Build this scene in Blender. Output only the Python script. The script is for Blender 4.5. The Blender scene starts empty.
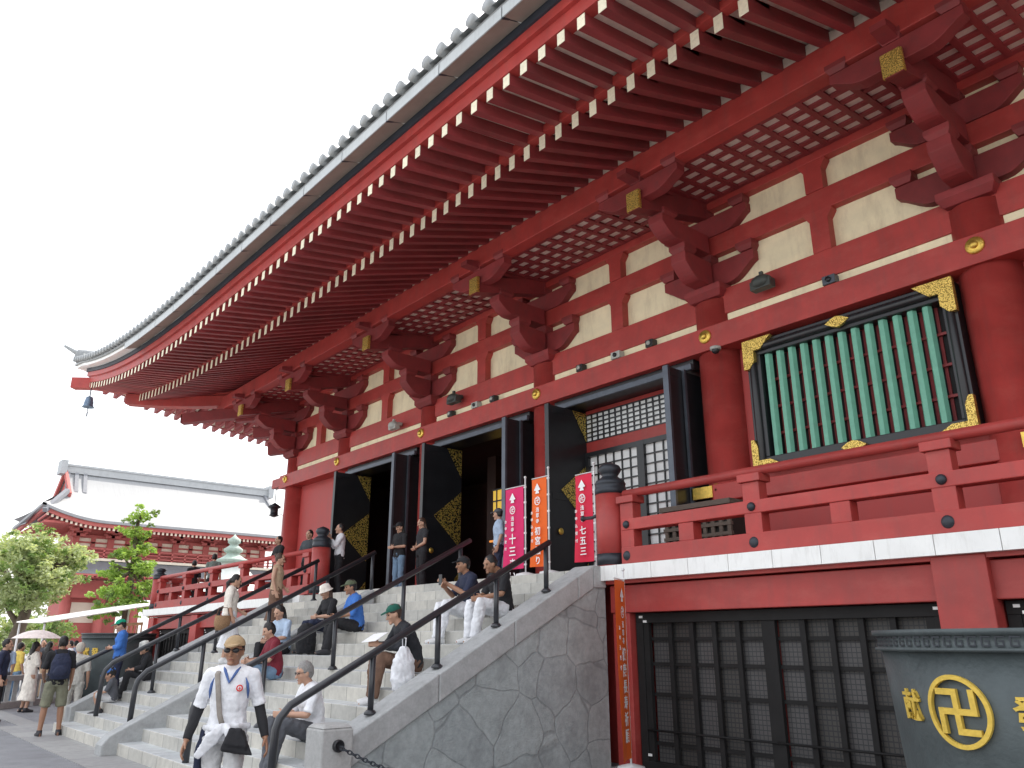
import bpy, math, random
from mathutils import Vector, Matrix, noise
random.seed(7)
scene = bpy.context.scene
col = scene.collection
PI = math.pi
R = math.radians

# ------------------------------------------------------------------ materials
def lin(c):
    return tuple(((v/255.0)/12.92 if v/255.0 <= .04045 else ((v/255.0+.055)/1.055)**2.4) for v in c)

def mat(name, base, rough=.6, var=.12, scale=6., metal=0., bump=0., bscale=40., dirt=0., spec=.5, trans=0., coat=0., stretch=None):
    m = bpy.data.materials.new(name); m.use_nodes = True
    nt = m.node_tree; b = nt.nodes['Principled BSDF']
    b.inputs['Roughness'].default_value = rough
    b.inputs['Metallic'].default_value = metal
    b.inputs['Specular IOR Level'].default_value = spec
    if coat: b.inputs['Coat Weight'].default_value = coat; b.inputs['Coat Roughness'].default_value = .25
    tc = nt.nodes.new('ShaderNodeTexCoord')
    src = tc.outputs['Object']
    if stretch:
        mp = nt.nodes.new('ShaderNodeMapping'); mp.inputs['Scale'].default_value = stretch
        nt.links.new(src, mp.inputs['Vector']); src = mp.outputs['Vector']
    n = nt.nodes.new('ShaderNodeTexNoise'); n.inputs['Scale'].default_value = scale; n.inputs['Detail'].default_value = 6
    n.inputs['Roughness'].default_value = .62
    nt.links.new(src, n.inputs['Vector'])
    cr = nt.nodes.new('ShaderNodeMapRange'); cr.inputs['From Min'].default_value = .3; cr.inputs['From Max'].default_value = .7
    cr.inputs['To Min'].default_value = 1-var; cr.inputs['To Max'].default_value = 1+var
    nt.links.new(n.outputs['Fac'], cr.inputs['Value'])
    mul = nt.nodes.new('ShaderNodeVectorMath'); mul.operation = 'SCALE'
    mul.inputs[0].default_value = base
    nt.links.new(cr.outputs['Result'], mul.inputs['Scale'])
    out = mul.outputs['Vector']
    if dirt:
        n2 = nt.nodes.new('ShaderNodeTexNoise'); n2.inputs['Scale'].default_value = scale*.23; n2.inputs['Detail'].default_value = 8
        nt.links.new(src, n2.inputs['Vector'])
        r2 = nt.nodes.new('ShaderNodeMapRange'); r2.inputs['From Min'].default_value = .45; r2.inputs['From Max'].default_value = .75
        r2.inputs['To Min'].default_value = 0; r2.inputs['To Max'].default_value = dirt
        nt.links.new(n2.outputs['Fac'], r2.inputs['Value'])
        mx = nt.nodes.new('ShaderNodeMix'); mx.data_type = 'RGBA'
        nt.links.new(r2.outputs['Result'], mx.inputs['Factor']); nt.links.new(out, mx.inputs['A'])
        mx.inputs['B'].default_value = (base[0]*.35+.01, base[1]*.35+.01, base[2]*.35+.01, 1)
        out = mx.outputs['Result']
    nt.links.new(out, b.inputs['Base Color'])
    rr = nt.nodes.new('ShaderNodeMapRange'); rr.inputs['To Min'].default_value = max(0, rough-.1); rr.inputs['To Max'].default_value = min(1, rough+.1)
    nt.links.new(n.outputs['Fac'], rr.inputs['Value']); nt.links.new(rr.outputs['Result'], b.inputs['Roughness'])
    if bump:
        nb = nt.nodes.new('ShaderNodeTexNoise'); nb.inputs['Scale'].default_value = bscale; nb.inputs['Detail'].default_value = 5
        nt.links.new(src, nb.inputs['Vector'])
        bp = nt.nodes.new('ShaderNodeBump'); bp.inputs['Strength'].default_value = bump; bp.inputs['Distance'].default_value = .02
        nt.links.new(nb.outputs['Fac'], bp.inputs['Height']); nt.links.new(bp.outputs['Normal'], b.inputs['Normal'])
    if trans:
        b.inputs['Transmission Weight'].default_value = trans
    return m

def block_mat(name, c1, c2, period=.62, axis='X', joint=.006, row=.175, rough=.75, dark=.35, bump=.25):
    """stone laid in lengths along one axis, each block its own tone"""
    m = mat(name, (1, 1, 1), rough, .13, 9, bump=bump, bscale=60)
    nt = m.node_tree; b = nt.nodes['Principled BSDF']
    tc = nt.nodes.new('ShaderNodeTexCoord'); sx = nt.nodes.new('ShaderNodeSeparateXYZ')
    nt.links.new(tc.outputs['Object'], sx.inputs['Vector'])
    def M(op, a, bb=None):
        n = nt.nodes.new('ShaderNodeMath'); n.operation = op
        for i, v in enumerate((a, bb)):
            if v is None: continue
            if isinstance(v, (int, float)): n.inputs[i].default_value = v
            else: nt.links.new(v, n.inputs[i])
        return n.outputs[0]
    rowi = M('FLOOR', M('DIVIDE', M('ADD', sx.outputs['Z'], .004), row))
    u = M('ADD', M('DIVIDE', sx.outputs[axis], period), M('MULTIPLY', rowi, .37))
    idx = M('FLOOR', u); fr = M('FRACT', u)
    cv = nt.nodes.new('ShaderNodeCombineXYZ'); nt.links.new(idx, cv.inputs[0]); nt.links.new(rowi, cv.inputs[1])
    wn = nt.nodes.new('ShaderNodeTexWhiteNoise'); nt.links.new(cv.outputs[0], wn.inputs['Vector'])
    mx = nt.nodes.new('ShaderNodeMix'); mx.data_type = 'RGBA'
    mx.inputs['A'].default_value = (*c1, 1); mx.inputs['B'].default_value = (*c2, 1)
    nt.links.new(wn.outputs['Value'], mx.inputs['Factor'])
    j = M('LESS_THAN', fr, joint/period)
    mj = nt.nodes.new('ShaderNodeMix'); mj.data_type = 'RGBA'
    mj.inputs['B'].default_value = (c1[0]*dark, c1[1]*dark, c1[2]*dark, 1)
    nt.links.new(j, mj.inputs['Factor']); nt.links.new(mx.outputs['Result'], mj.inputs['A'])
    for l in list(b.inputs['Base Color'].links):
        old = l.from_socket
    v = nt.nodes.new('ShaderNodeVectorMath'); v.operation = 'MULTIPLY'
    nt.links.new(old, v.inputs[0]); nt.links.new(mj.outputs['Result'], v.inputs[1])
    nt.links.new(v.outputs['Vector'], b.inputs['Base Color'])
    return m

def random_stone_mat(name, c1, c2, scale=1.5):
    m = mat(name, (1, 1, 1), .8, .16, 14, bump=.5, bscale=45, dirt=.35)
    nt = m.node_tree; b = nt.nodes['Principled BSDF']
    tc = nt.nodes.new('ShaderNodeTexCoord'); mp = nt.nodes.new('ShaderNodeMapping')
    mp.inputs['Scale'].default_value = (0, 1, 1.0)
    nt.links.new(tc.outputs['Object'], mp.inputs['Vector'])
    ns = nt.nodes.new('ShaderNodeTexNoise'); ns.inputs['Scale'].default_value = 1.2
    nt.links.new(mp.outputs['Vector'], ns.inputs['Vector'])
    ad = nt.nodes.new('ShaderNodeVectorMath'); ad.operation = 'MULTIPLY_ADD'
    ad.inputs[1].default_value = (0, .35, .35)
    nt.links.new(ns.outputs['Color'], ad.inputs[0]); nt.links.new(mp.outputs['Vector'], ad.inputs[2])
    outs = []
    for f in ('F1', 'DISTANCE_TO_EDGE'):
        v = nt.nodes.new('ShaderNodeTexVoronoi'); v.feature = f; v.inputs['Scale'].default_value = scale
        v.inputs['Randomness'].default_value = .85
        nt.links.new(ad.outputs['Vector'], v.inputs['Vector']); outs.append(v)
    sp = nt.nodes.new('ShaderNodeSeparateColor'); nt.links.new(outs[0].outputs['Color'], sp.inputs[0])
    mx = nt.nodes.new('ShaderNodeMix'); mx.data_type = 'RGBA'
    mx.inputs['A'].default_value = (*c1, 1); mx.inputs['B'].default_value = (*c2, 1)
    nt.links.new(sp.outputs[0], mx.inputs['Factor'])
    mr = nt.nodes.new('ShaderNodeMapRange'); mr.inputs['From Min'].default_value = .008; mr.inputs['From Max'].default_value = .022
    mr.inputs['To Min'].default_value = .76; mr.inputs['To Max'].default_value = 1
    nt.links.new(outs[1].outputs['Distance'], mr.inputs['Value'])
    sc = nt.nodes.new('ShaderNodeVectorMath'); sc.operation = 'SCALE'
    nt.links.new(mx.outputs['Result'], sc.inputs[0]); nt.links.new(mr.outputs['Result'], sc.inputs['Scale'])
    old = b.inputs['Base Color'].links[0].from_socket
    v = nt.nodes.new('ShaderNodeVectorMath'); v.operation = 'MULTIPLY'
    nt.links.new(old, v.inputs[0]); nt.links.new(sc.outputs['Vector'], v.inputs[1])
    nt.links.new(v.outputs['Vector'], b.inputs['Base Color'])
    bp = nt.nodes.new('ShaderNodeBump'); bp.inputs['Strength'].default_value = .6; bp.inputs['Distance'].default_value = .03
    nt.links.new(mr.outputs['Result'], bp.inputs['Height'])
    oldb = b.inputs['Normal'].links[0].from_socket
    nt.links.new(oldb, bp.inputs['Normal']); nt.links.new(bp.outputs['Normal'], b.inputs['Normal'])
    return m

def filigree_mat(name, gold, dark, scale=22.):
    """gilt openwork over a dark ground"""
    m = mat(name, gold, .38, .15, 12, metal=.75, bump=.5, bscale=70)
    nt = m.node_tree; b = nt.nodes['Principled BSDF']
    tc = nt.nodes.new('ShaderNodeTexCoord'); v = nt.nodes.new('ShaderNodeTexVoronoi'); v.inputs['Scale'].default_value = scale
    v.feature = 'SMOOTH_F1'; v.inputs['Smoothness'].default_value = .3
    nt.links.new(tc.outputs['Object'], v.inputs['Vector'])
    mr = nt.nodes.new('ShaderNodeMapRange'); mr.inputs['From Min'].default_value = .52; mr.inputs['From Max'].default_value = .6
    nt.links.new(v.outputs['Distance'], mr.inputs['Value'])
    mx = nt.nodes.new('ShaderNodeMix'); mx.data_type = 'RGBA'; mx.inputs['B'].default_value = (*dark, 1)
    nt.links.new(mr.outputs['Result'], mx.inputs['Factor'])
    nt.links.new(b.inputs['Base Color'].links[0].from_socket, mx.inputs['A'])
    nt.links.new(mx.outputs['Result'], b.inputs['Base Color'])
    return m

def grid_mat(name, line, fill, step=.045, w=.25, rough=.6, ax=('X', 'Z')):
    m = mat(name, fill, rough, .15, 5)
    nt = m.node_tree; b = nt.nodes['Principled BSDF']
    tc = nt.nodes.new('ShaderNodeTexCoord'); sx = nt.nodes.new('ShaderNodeSeparateXYZ'); nt.links.new(tc.outputs['Object'], sx.inputs[0])
    fs = []
    for a in ax:
        d = nt.nodes.new('ShaderNodeMath'); d.operation = 'DIVIDE'; d.inputs[1].default_value = step; nt.links.new(sx.outputs[a], d.inputs[0])
        f = nt.nodes.new('ShaderNodeMath'); f.operation = 'FRACT'; nt.links.new(d.outputs[0], f.inputs[0])
        l = nt.nodes.new('ShaderNodeMath'); l.operation = 'LESS_THAN'; l.inputs[1].default_value = w; nt.links.new(f.outputs[0], l.inputs[0]); fs.append(l)
    mm = nt.nodes.new('ShaderNodeMath'); mm.operation = 'MAXIMUM'
    nt.links.new(fs[0].outputs[0], mm.inputs[0]); nt.links.new(fs[1].outputs[0], mm.inputs[1])
    mx = nt.nodes.new('ShaderNodeMix'); mx.data_type = 'RGBA'; mx.inputs['B'].default_value = (*line, 1)
    nt.links.new(mm.outputs[0], mx.inputs['Factor']); nt.links.new(b.inputs['Base Color'].links[0].from_socket, mx.inputs['A'])
    nt.links.new(mx.outputs['Result'], b.inputs['Base Color'])
    return m

# ------------------------------------------------------------------ mesh building
class MB:
    def __init__(s): s.v = []; s.f = []; s.m = []; s.s = []; s.c = []
    def cut(s):
        """what follows is a new piece: build() makes it an object of its own"""
        if s.f and (not s.c or s.c[-1][1] != len(s.f)): s.c.append((len(s.v), len(s.f)))
        return s
    def add(s, vs, fs, mi=0, smooth=False):
        o = len(s.v); s.v += [tuple(v) for v in vs]
        for f in fs: s.f.append(tuple(i+o for i in f)); s.m.append(mi); s.s.append(smooth)
        return s
    def box(s, x0, x1, y0, y1, z0, z1, mi=0):
        return s.hexa([(x0, y0, z0), (x1, y0, z0), (x1, y1, z0), (x0, y1, z0), (x0, y0, z1), (x1, y0, z1), (x1, y1, z1), (x0, y1, z1)], mi)
    def hexa(s, p, mi=0):
        return s.add(p, [(0, 3, 2, 1), (4, 5, 6, 7), (0, 1, 5, 4), (1, 2, 6, 5), (2, 3, 7, 6), (3, 0, 4, 7)], mi)
    def prism(s, poly, axis, a0, a1, mi=0):
        """poly: 2-D points (in the plane of the other two axes, in xyz order) extruded along axis"""
        def P(u, v, a):
            return {'x': (a, u, v), 'y': (u, a, v), 'z': (u, v, a)}[axis]
        n = len(poly)
        vs = [P(u, v, a0) for u, v in poly]+[P(u, v, a1) for u, v in poly]
        fs = [tuple(range(n)), tuple(range(2*n-1, n-1, -1))]+[(i, (i+1) % n, n+(i+1) % n, n+i) for i in range(n)]
        return s.add(vs, fs, mi)
    def bar(s, a, b, w, h, up=(0, 0, 1), mi=0):
        a = Vector(a); b = Vector(b); t = (b-a).normalized(); u = Vector(up); sd = t.cross(u).normalized()*w/2; uu = sd.cross(t).normalized()*h/2
        p = [a-sd-uu, b-sd-uu, b+sd-uu, a+sd-uu, a-sd+uu, b-sd+uu, b+sd+uu, a+sd+uu]
        return s.hexa(p, mi)
    def tube(s, pts, rad, n=12, hint=None, mi=0, cap=True, smooth=True):
        """rad: number, list of numbers or list of (side, depth)"""
        pts = [Vector(p) for p in pts]; k = len(pts)
        if not isinstance(rad, (list, tuple)): rad = [rad]*k
        rad = [(r, r) if not isinstance(r, (list, tuple)) else r for r in rad]
        vs = []; fs = []; prev = Vector(hint) if hint else None
        for i, p in enumerate(pts):
            t = (pts[min(i+1, k-1)]-pts[max(i-1, 0)]).normalized()
            if prev is None:
                prev = Vector((0, 0, 1)) if abs(t.z) < .8 else Vector((0, 1, 0))
            h = Vector(hint) if hint else prev
            sd = h-t*h.dot(t)
            if sd.length < 1e-4: sd = Vector((1, 0, 0))-t*t.x
            sd.normalize(); prev = sd
            dp = t.cross(sd)
            for j in range(n):
                a = 2*PI*j/n
                vs.append(p+sd*math.cos(a)*rad[i][0]+dp*math.sin(a)*rad[i][1])
        for i in range(k-1):
            for j in range(n):
                fs.append((i*n+j, i*n+(j+1) % n, (i+1)*n+(j+1) % n, (i+1)*n+j))
        if cap:
            fs.append(tuple(range(n-1, -1, -1))); fs.append(tuple(range((k-1)*n, k*n)))
        return s.add(vs, fs, mi, smooth)
    def lathe(s, prof, c, n=24, mi=0, smooth=True, axis='z'):
        vs = []; fs = []
        for r, z in prof:
            for j in range(n):
                a = 2*PI*j/n; x, y = r*math.cos(a), r*math.sin(a)
                if axis == 'z': vs.append((c[0]+x, c[1]+y, c[2]+z))
                elif axis == 'y': vs.append((c[0]+x, c[1]+z, c[2]+y))
                else: vs.append((c[0]+z, c[1]+x, c[2]+y))
        k = len(prof)
        for i in range(k-1):
            for j in range(n): fs.append((i*n+j, i*n+(j+1) % n, (i+1)*n+(j+1) % n, (i+1)*n+j))
        fs.append(tuple(range(n-1, -1, -1))); fs.append(tuple(range((k-1)*n, k*n)))
        return s.add(vs, fs, mi, smooth)
    def ball(s, c, r, n=14, m=9, mi=0, fn=None):
        if not isinstance(r, (tuple, list)): r = (r, r, r)
        vs = []; fs = []
        for i in range(m+1):
            th = PI*i/m
            for j in range(n):
                a = 2*PI*j/n
                p = Vector((math.sin(th)*math.cos(a), math.sin(th)*math.sin(a), math.cos(th)))
                q = Vector((p.x*r[0], p.y*r[1], p.z*r[2]))
                if fn: q = fn(p, q)
                vs.append(Vector(c)+q)
        for i in range(m):
            for j in range(n): fs.append((i*n+j, (i+1)*n+j, (i+1)*n+(j+1) % n, i*n+(j+1) % n))
        return s.add(vs, fs, mi, True)
    def mesh(s, name):
        me = bpy.data.meshes.new(name); me.from_pydata(s.v, [], s.f); me.validate(clean_customdata=False)
        if len(me.polygons) == len(s.f):
            me.polygons.foreach_set('material_index', s.m); me.polygons.foreach_set('use_smooth', s.s)
        return me
    def build(s, name, mats, parent=None, world=False, bevel=0, fix=True, loc=None):
        if s.c:
            cs = [(0, 0)]+[c for c in s.c if c[1] < len(s.f)]+[(len(s.v), len(s.f))]; first = None
            for (v0, f0), (v1, f1) in zip(cs[:-1], cs[1:]):
                q = MB(); q.v = s.v[v0:v1]; q.f = [tuple(i-v0 for i in f) for f in s.f[f0:f1]]; q.m = s.m[f0:f1]; q.s = s.s[f0:f1]
                o = q.build(name, mats, parent, world, bevel, fix, loc); first = first or o
            return first
        me = s.mesh(name)
        if fix:
            import bmesh
            bm = bmesh.new(); bm.from_mesh(me); bmesh.ops.recalc_face_normals(bm, faces=bm.faces); bm.to_mesh(me); bm.free()
        if not isinstance(mats, (list, tuple)): mats = [mats]
        for m in mats: me.materials.append(m)
        o = bpy.data.objects.new(name, me); col.objects.link(o)
        if parent: o.parent = parent
        if world and parent:
            l = Vector((0, 0, 0)); p = parent
            while p: l += p.location; p = p.parent
            me.transform(Matrix.Translation(-l))
        if loc is not None: o.location = loc
        if bevel:
            b = o.modifiers.new('bevel', 'BEVEL'); b.width = bevel; b.segments = 2; b.limit_method = 'ANGLE'; b.angle_limit = R(40)
        return o

def tag(o, label=None, cat=None, group=None, kind=None):
    if label: o['label'] = label
    if cat: o['category'] = cat
    if group: o['group'] = group
    if kind: o['kind'] = kind
    return o
def thing(name, label, cat, loc=(0, 0, 0), rz=0, group=None):
    o = bpy.data.objects.new(name, None); col.objects.link(o); o.location = loc; o.rotation_euler = (0, 0, rz)
    o.empty_display_size = .2
    return tag(o, label, cat, group)
def copy_tree(o, parent=None):
    c = o.copy(); col.objects.link(c)
    if parent: c.parent = parent
    for ch in list(o.children): copy_tree(ch, c)
    return c

FONT_OK = True
def text_mesh(txt, size, depth=.004):
    cu = bpy.data.curves.new('lettering', 'FONT'); cu.body = txt; cu.size = size; cu.align_x = 'CENTER'; cu.align_y = 'CENTER'
    cu.extrude = depth; cu.resolution_u = 3; cu.offset = size*.018
    o = bpy.data.objects.new('lettering', cu); col.objects.link(o)
    dg = bpy.context.evaluated_depsgraph_get(); dg.update()
    me = bpy.data.meshes.new_from_object(o.evaluated_get(dg))
    bpy.data.objects.remove(o); bpy.data.curves.remove(cu)
    return me
def letters(txt, size, origin, right, up, m, parent, name='lettering', depth=.004, sx=1):
    """lettering standing on a plane through origin"""
    me = text_mesh(txt, size, depth)
    r = Vector(right).normalized(); u = Vector(up).normalized(); n = r.cross(u)
    T = Matrix(((r.x*sx, u.x, n.x, origin[0]), (r.y*sx, u.y, n.y, origin[1]), (r.z*sx, u.z, n.z, origin[2]), (0, 0, 0, 1)))
    me.transform(T); me.materials.clear(); me.materials.append(m)
    o = bpy.data.objects.new(name, me); col.objects.link(o)
    if parent: o.parent = parent
    return o

# ------------------------------------------------------------------ palette
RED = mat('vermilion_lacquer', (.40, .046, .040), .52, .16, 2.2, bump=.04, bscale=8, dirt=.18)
RED3 = mat('vermilion_lacquer_shaded', (.25, .033, .035), .65, .16, 3, bump=.05, bscale=12, dirt=.35)  # darker copy of the red, with the bracket shadow put into the colour
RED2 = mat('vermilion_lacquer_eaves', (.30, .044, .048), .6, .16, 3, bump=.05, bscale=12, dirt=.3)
REDP = mat('vermilion_plaster_wall', (.43, .05, .045), .55, .07, 1.5, dirt=.1)
CREAM = mat('cream_plaster', (.92, .83, .58), .75, .09, 2.5, dirt=.12)
TIPW = mat('white_rafter_paint', (.86, .80, .62), .6, .08, 20)
SOFF = mat('pale_soffit_board', (.80, .72, .62), .8, .15, 4)
WTILE = mat('white_ledge_tile', (.88, .88, .86), .35, .05, 3, dirt=.08)
BLACK = mat('black_lacquer', (.018, .019, .022), .32, .2, 3, bump=.03, bscale=10)
DKMETAL = mat('dark_bronze_metal', (.035, .04, .05), .45, .25, 8, metal=.4, bump=.06)
STEELB = mat('blue_grey_steel', (.10, .115, .14), .4, .2, 4, metal=.5)
GREEN = mat('jade_green_paint', (.17, .45, .33), .55, .1, 6)
GOLD = mat('gilt_brass', (.80, .55, .12), .35, .2, 14, metal=.8, bump=.4, bscale=60)
GATEB = mat('matt_black_gate_paint', (.016, .015, .015), .7, .25, 4, spec=.25)
GOLDF = filigree_mat('gilt_openwork', (.88, .66, .16), (.03, .03, .03), 30)
GOLDC = filigree_mat('gilt_corner_casting', (.88, .64, .17), (.34, .22, .05), 58)
RAILM = mat('black_rail_paint', (.03, .032, .038), .35, .15, 10, coat=.2)
STONE = mat('pale_granite', (.46, .46, .45), .8, .12, 30, bump=.25, bscale=120, dirt=.2)
CAP = mat('granite_coping', (.42, .43, .43), .8, .1, 40, bump=.25, bscale=140, dirt=.3)
STEPM = block_mat('granite_step_blocks', (.58, .555, .495), (.46, .45, .415), .62, joint=.012)
def tread_tint(m):      # up-facing treads are tinted paler and cooler than the risers
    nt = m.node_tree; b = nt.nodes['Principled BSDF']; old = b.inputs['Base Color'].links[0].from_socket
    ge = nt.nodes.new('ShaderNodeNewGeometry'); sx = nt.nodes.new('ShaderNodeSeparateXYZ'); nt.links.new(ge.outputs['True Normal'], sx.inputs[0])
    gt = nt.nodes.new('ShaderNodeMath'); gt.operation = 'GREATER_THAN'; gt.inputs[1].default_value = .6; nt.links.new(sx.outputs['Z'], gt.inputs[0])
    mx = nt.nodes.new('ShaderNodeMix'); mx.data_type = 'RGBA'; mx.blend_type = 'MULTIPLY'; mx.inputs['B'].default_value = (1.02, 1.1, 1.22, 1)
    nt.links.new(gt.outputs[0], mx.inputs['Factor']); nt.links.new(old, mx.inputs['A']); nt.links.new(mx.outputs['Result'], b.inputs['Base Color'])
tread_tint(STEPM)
RSTONE = random_stone_mat('random_rubble_granite', (.41, .45, .45), (.34, .375, .38), 1.75)
GUTF = mat('pale_gutter_metal', (.46, .49, .50), .45, .08, 3, dirt=.2)
GUTB = mat('brown_gutter_underside', (.30, .26, .22), .6, .12, 3)
NAVYB = mat('dark_eave_board', (.03, .035, .05), .6, .2, 4)
TILEM = mat('grey_roof_tile', (.30, .315, .32), .5, .15, 5, metal=.2)
GLASSD = mat('dark_interior', (.012, .011, .012), .7, .3, 3)
PAPER = mat('white_screen_paper', (.78, .80, .80), .8, .06, 8)
CONC = mat('concrete', (.4, .4, .39), .85, .1, 10, bump=.2)

def weather(m, amount=.2, scale=(5, 5, .5), objvar=.1, col=(.30, .26, .24)):
    """vertical dirt runs, plus a slightly different tone for every separate piece"""
    nt = m.node_tree; b = nt.nodes['Principled BSDF']; old = b.inputs['Base Color'].links[0].from_socket
    tc = nt.nodes.new('ShaderNodeTexCoord'); mp = nt.nodes.new('ShaderNodeMapping'); mp.inputs['Scale'].default_value = scale
    nt.links.new(tc.outputs['Object'], mp.inputs['Vector'])
    n = nt.nodes.new('ShaderNodeTexNoise'); n.inputs['Scale'].default_value = 1.6; n.inputs['Detail'].default_value = 7; n.inputs['Roughness'].default_value = .7
    nt.links.new(mp.outputs['Vector'], n.inputs['Vector'])
    r = nt.nodes.new('ShaderNodeMapRange'); r.inputs['From Min'].default_value = .5; r.inputs['From Max'].default_value = .78; r.inputs['To Max'].default_value = amount
    nt.links.new(n.outputs['Fac'], r.inputs['Value'])
    mx = nt.nodes.new('ShaderNodeMix'); mx.data_type = 'RGBA'; mx.inputs['B'].default_value = (*col, 1)
    nt.links.new(r.outputs['Result'], mx.inputs['Factor']); nt.links.new(old, mx.inputs['A'])
    oi = nt.nodes.new('ShaderNodeObjectInfo'); r2 = nt.nodes.new('ShaderNodeMapRange'); r2.inputs['To Min'].default_value = 1-objvar; r2.inputs['To Max'].default_value = 1+objvar
    nt.links.new(oi.outputs['Random'], r2.inputs['Value'])
    s = nt.nodes.new('ShaderNodeVectorMath'); s.operation = 'SCALE'; nt.links.new(mx.outputs['Result'], s.inputs[0]); nt.links.new(r2.outputs['Result'], s.inputs['Scale'])
    nt.links.new(s.outputs['Vector'], b.inputs['Base Color'])
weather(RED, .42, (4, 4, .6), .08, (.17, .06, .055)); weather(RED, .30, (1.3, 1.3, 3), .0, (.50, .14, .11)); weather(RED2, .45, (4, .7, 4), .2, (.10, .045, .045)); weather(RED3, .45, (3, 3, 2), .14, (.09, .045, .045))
weather(REDP, .34, (2, 2, .3), .03, (.22, .08, .07)); weather(CREAM, .5, (2.2, 2.2, .5), .02, (.42, .33, .22)); weather(WTILE, .4, (7, 7, 1.5), .06, (.42, .40, .36))
weather(GUTF, .35, (8, 8, 1), .03, (.22, .22, .2)); weather(STEPM, .30, (1.5, 1.5, 1.5), .05, (.20, .19, .17)); weather(RSTONE, .3, (1, 1, .35), .0, (.20, .215, .21)); weather(CAP, .4, (2, 2, 2), .05, (.18, .18, .17)); weather(TIPW, .35, (9, 9, 9), .1, (.35, .28, .2))
weather(TILEM, .3, (3, 3, 3), .03, (.15, .15, .14))
# ------------------------------------------------------------------ the temple hall
XN = [-3.38-4.62*n for n in range(-4, 5)]       # column axes along the long side
XN.append(-25.5)                                 # corner column
XE = XN[0]+0
X_L, X_R = -25.5, XN[0]
hall = thing('temple_hall', 'huge vermilion temple hall with cream wall panels and deep raftered eaves', 'temple hall', (-8, 22, 0))
def H(mb, name, mats, parent=None, bevel=0): return mb.build(name, mats, parent or hall, world=True, bevel=bevel)

# --- podium
m = MB(); m.box(-28.3, 18, 8.95, 44, 0, 2.38); H(m, 'podium_wall', REDP)
m = MB(); m.box(-28.62, 18.3, 8.52, 44.4, 2.38, 2.615); H(m, 'floor_slab', RED)
m = MB()
x = -7.94+.91-.61*34.0
x = -7.03-.61*36
while x < 17:
    if -8.5 < x < -8.0: m.cut()
    if not (-17.2 < x+.3 < -8.0):
        m.box(x+.004, x+.606, 8.42, 8.53, 2.425, 2.63)
    x += .61
m.cut(); x = 8.43
while x < 40:
    m.box(-28.74, -28.61, x+.004, x+.606, 2.425, 2.63); x += .61
H(m, 'white_edge_tile', WTILE)
m = MB(); m.box(-28.66, -28.5, 8.6, 44, 1.95, 2.36); m.box(-28.4, -17.9, 8.6, 8.96, 2.0, 2.36); m.box(-7.95, 18, 8.6, 8.96, 1.99, 2.36)
m.box(-7.93, -7.62, 8.62, 8.97, 0, 1.985)
H(m, 'lower_beam', RED, bevel=.01)
for px in (-3.2, 1.42, 6.04, 10.66, -21.0, -24.3, -28.25):
    m = MB(); m.box(px-.27, px+.25, 8.5, 8.98, 0, 2.42 if px > -8 else 2.36); H(m, 'podium_pillar', RED, bevel=.012)

# basement gates: black frames with bars in front of wired glass
WIRE = grid_mat('wired_glass', (.03, .03, .033), (.075, .07, .068), .055, .22)
WIRE2 = grid_mat('wired_glass_dark', (.02, .02, .022), (.05, .045, .04), .055, .25)
def gate(x0, x1, nl=2):
    p = MB(); zt = 1.95
    p.box(x0, x1, 8.72, 8.9, zt-.1, zt+.03); p.box(x0, x1, 8.72, 8.9, .0, .12); p.box(x0, x0+.12, 8.72, 8.9, .12, zt-.1); p.box(x1-.12, x1, 8.72, 8.9, .12, zt-.1)
    g = H(p, 'gate', GATEB, bevel=.006)
    for u, v in ((x0+.1, 1.93), (x0+.17, 1.87), (x1-.08, 1.93), (x0+.15, .2)):
        q = MB(); q.box(u-.03, u+.03, 8.71, 8.719, v-.015, v+.015); H(q, 'white_tag', WTILE, g)
    w = (x1-x0-.24)/nl
    for i in range(nl):
        a = x0+.12+i*w; b = a+w
        fr = MB(); fr.box(a, a+.09, 8.74, 8.8, .12, zt-.1); fr.box(b-.09, b, 8.74, 8.8, .12, zt-.1)
        n = 5
        for k in range(1, n):
            c = a+.09+(w-.18)*k/n; fr.box(c-.033, c+.033, 8.75, 8.795, .12, zt-.1)
        for z in (.32, .92, 1.3, 1.62): fr.box(a+.09, b-.09, 8.79, 8.82, z, z+.045)
        fr.tube([(a, 8.73, .5), (b, 8.73, .5)], .013, 6)
        lf = H(fr, 'gate_leaf', GATEB, g)
        gl = MB()
        for k in range(n):
            c0 = a+.09+(w-.18)*k/n; c1 = a+.09+(w-.18)*(k+1)/n
            gl.box(c0, c1, 8.83, 8.85, .12, 1.62, 0 if k % 2 == 0 else 1); gl.box(c0, c1, 8.83, 8.85, 1.62, zt-.1, 1)
        H(gl, 'wired_pane', [WIRE, WIRE2], lf)
for a, b in ((-7.6, -3.49), (-2.93, 1.13), (1.69, 5.75), (6.31, 10.37), (-20.7, -17.95), (-24.0, -21.3), (-27.95, -24.62)): gate(a, b, 2)

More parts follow.
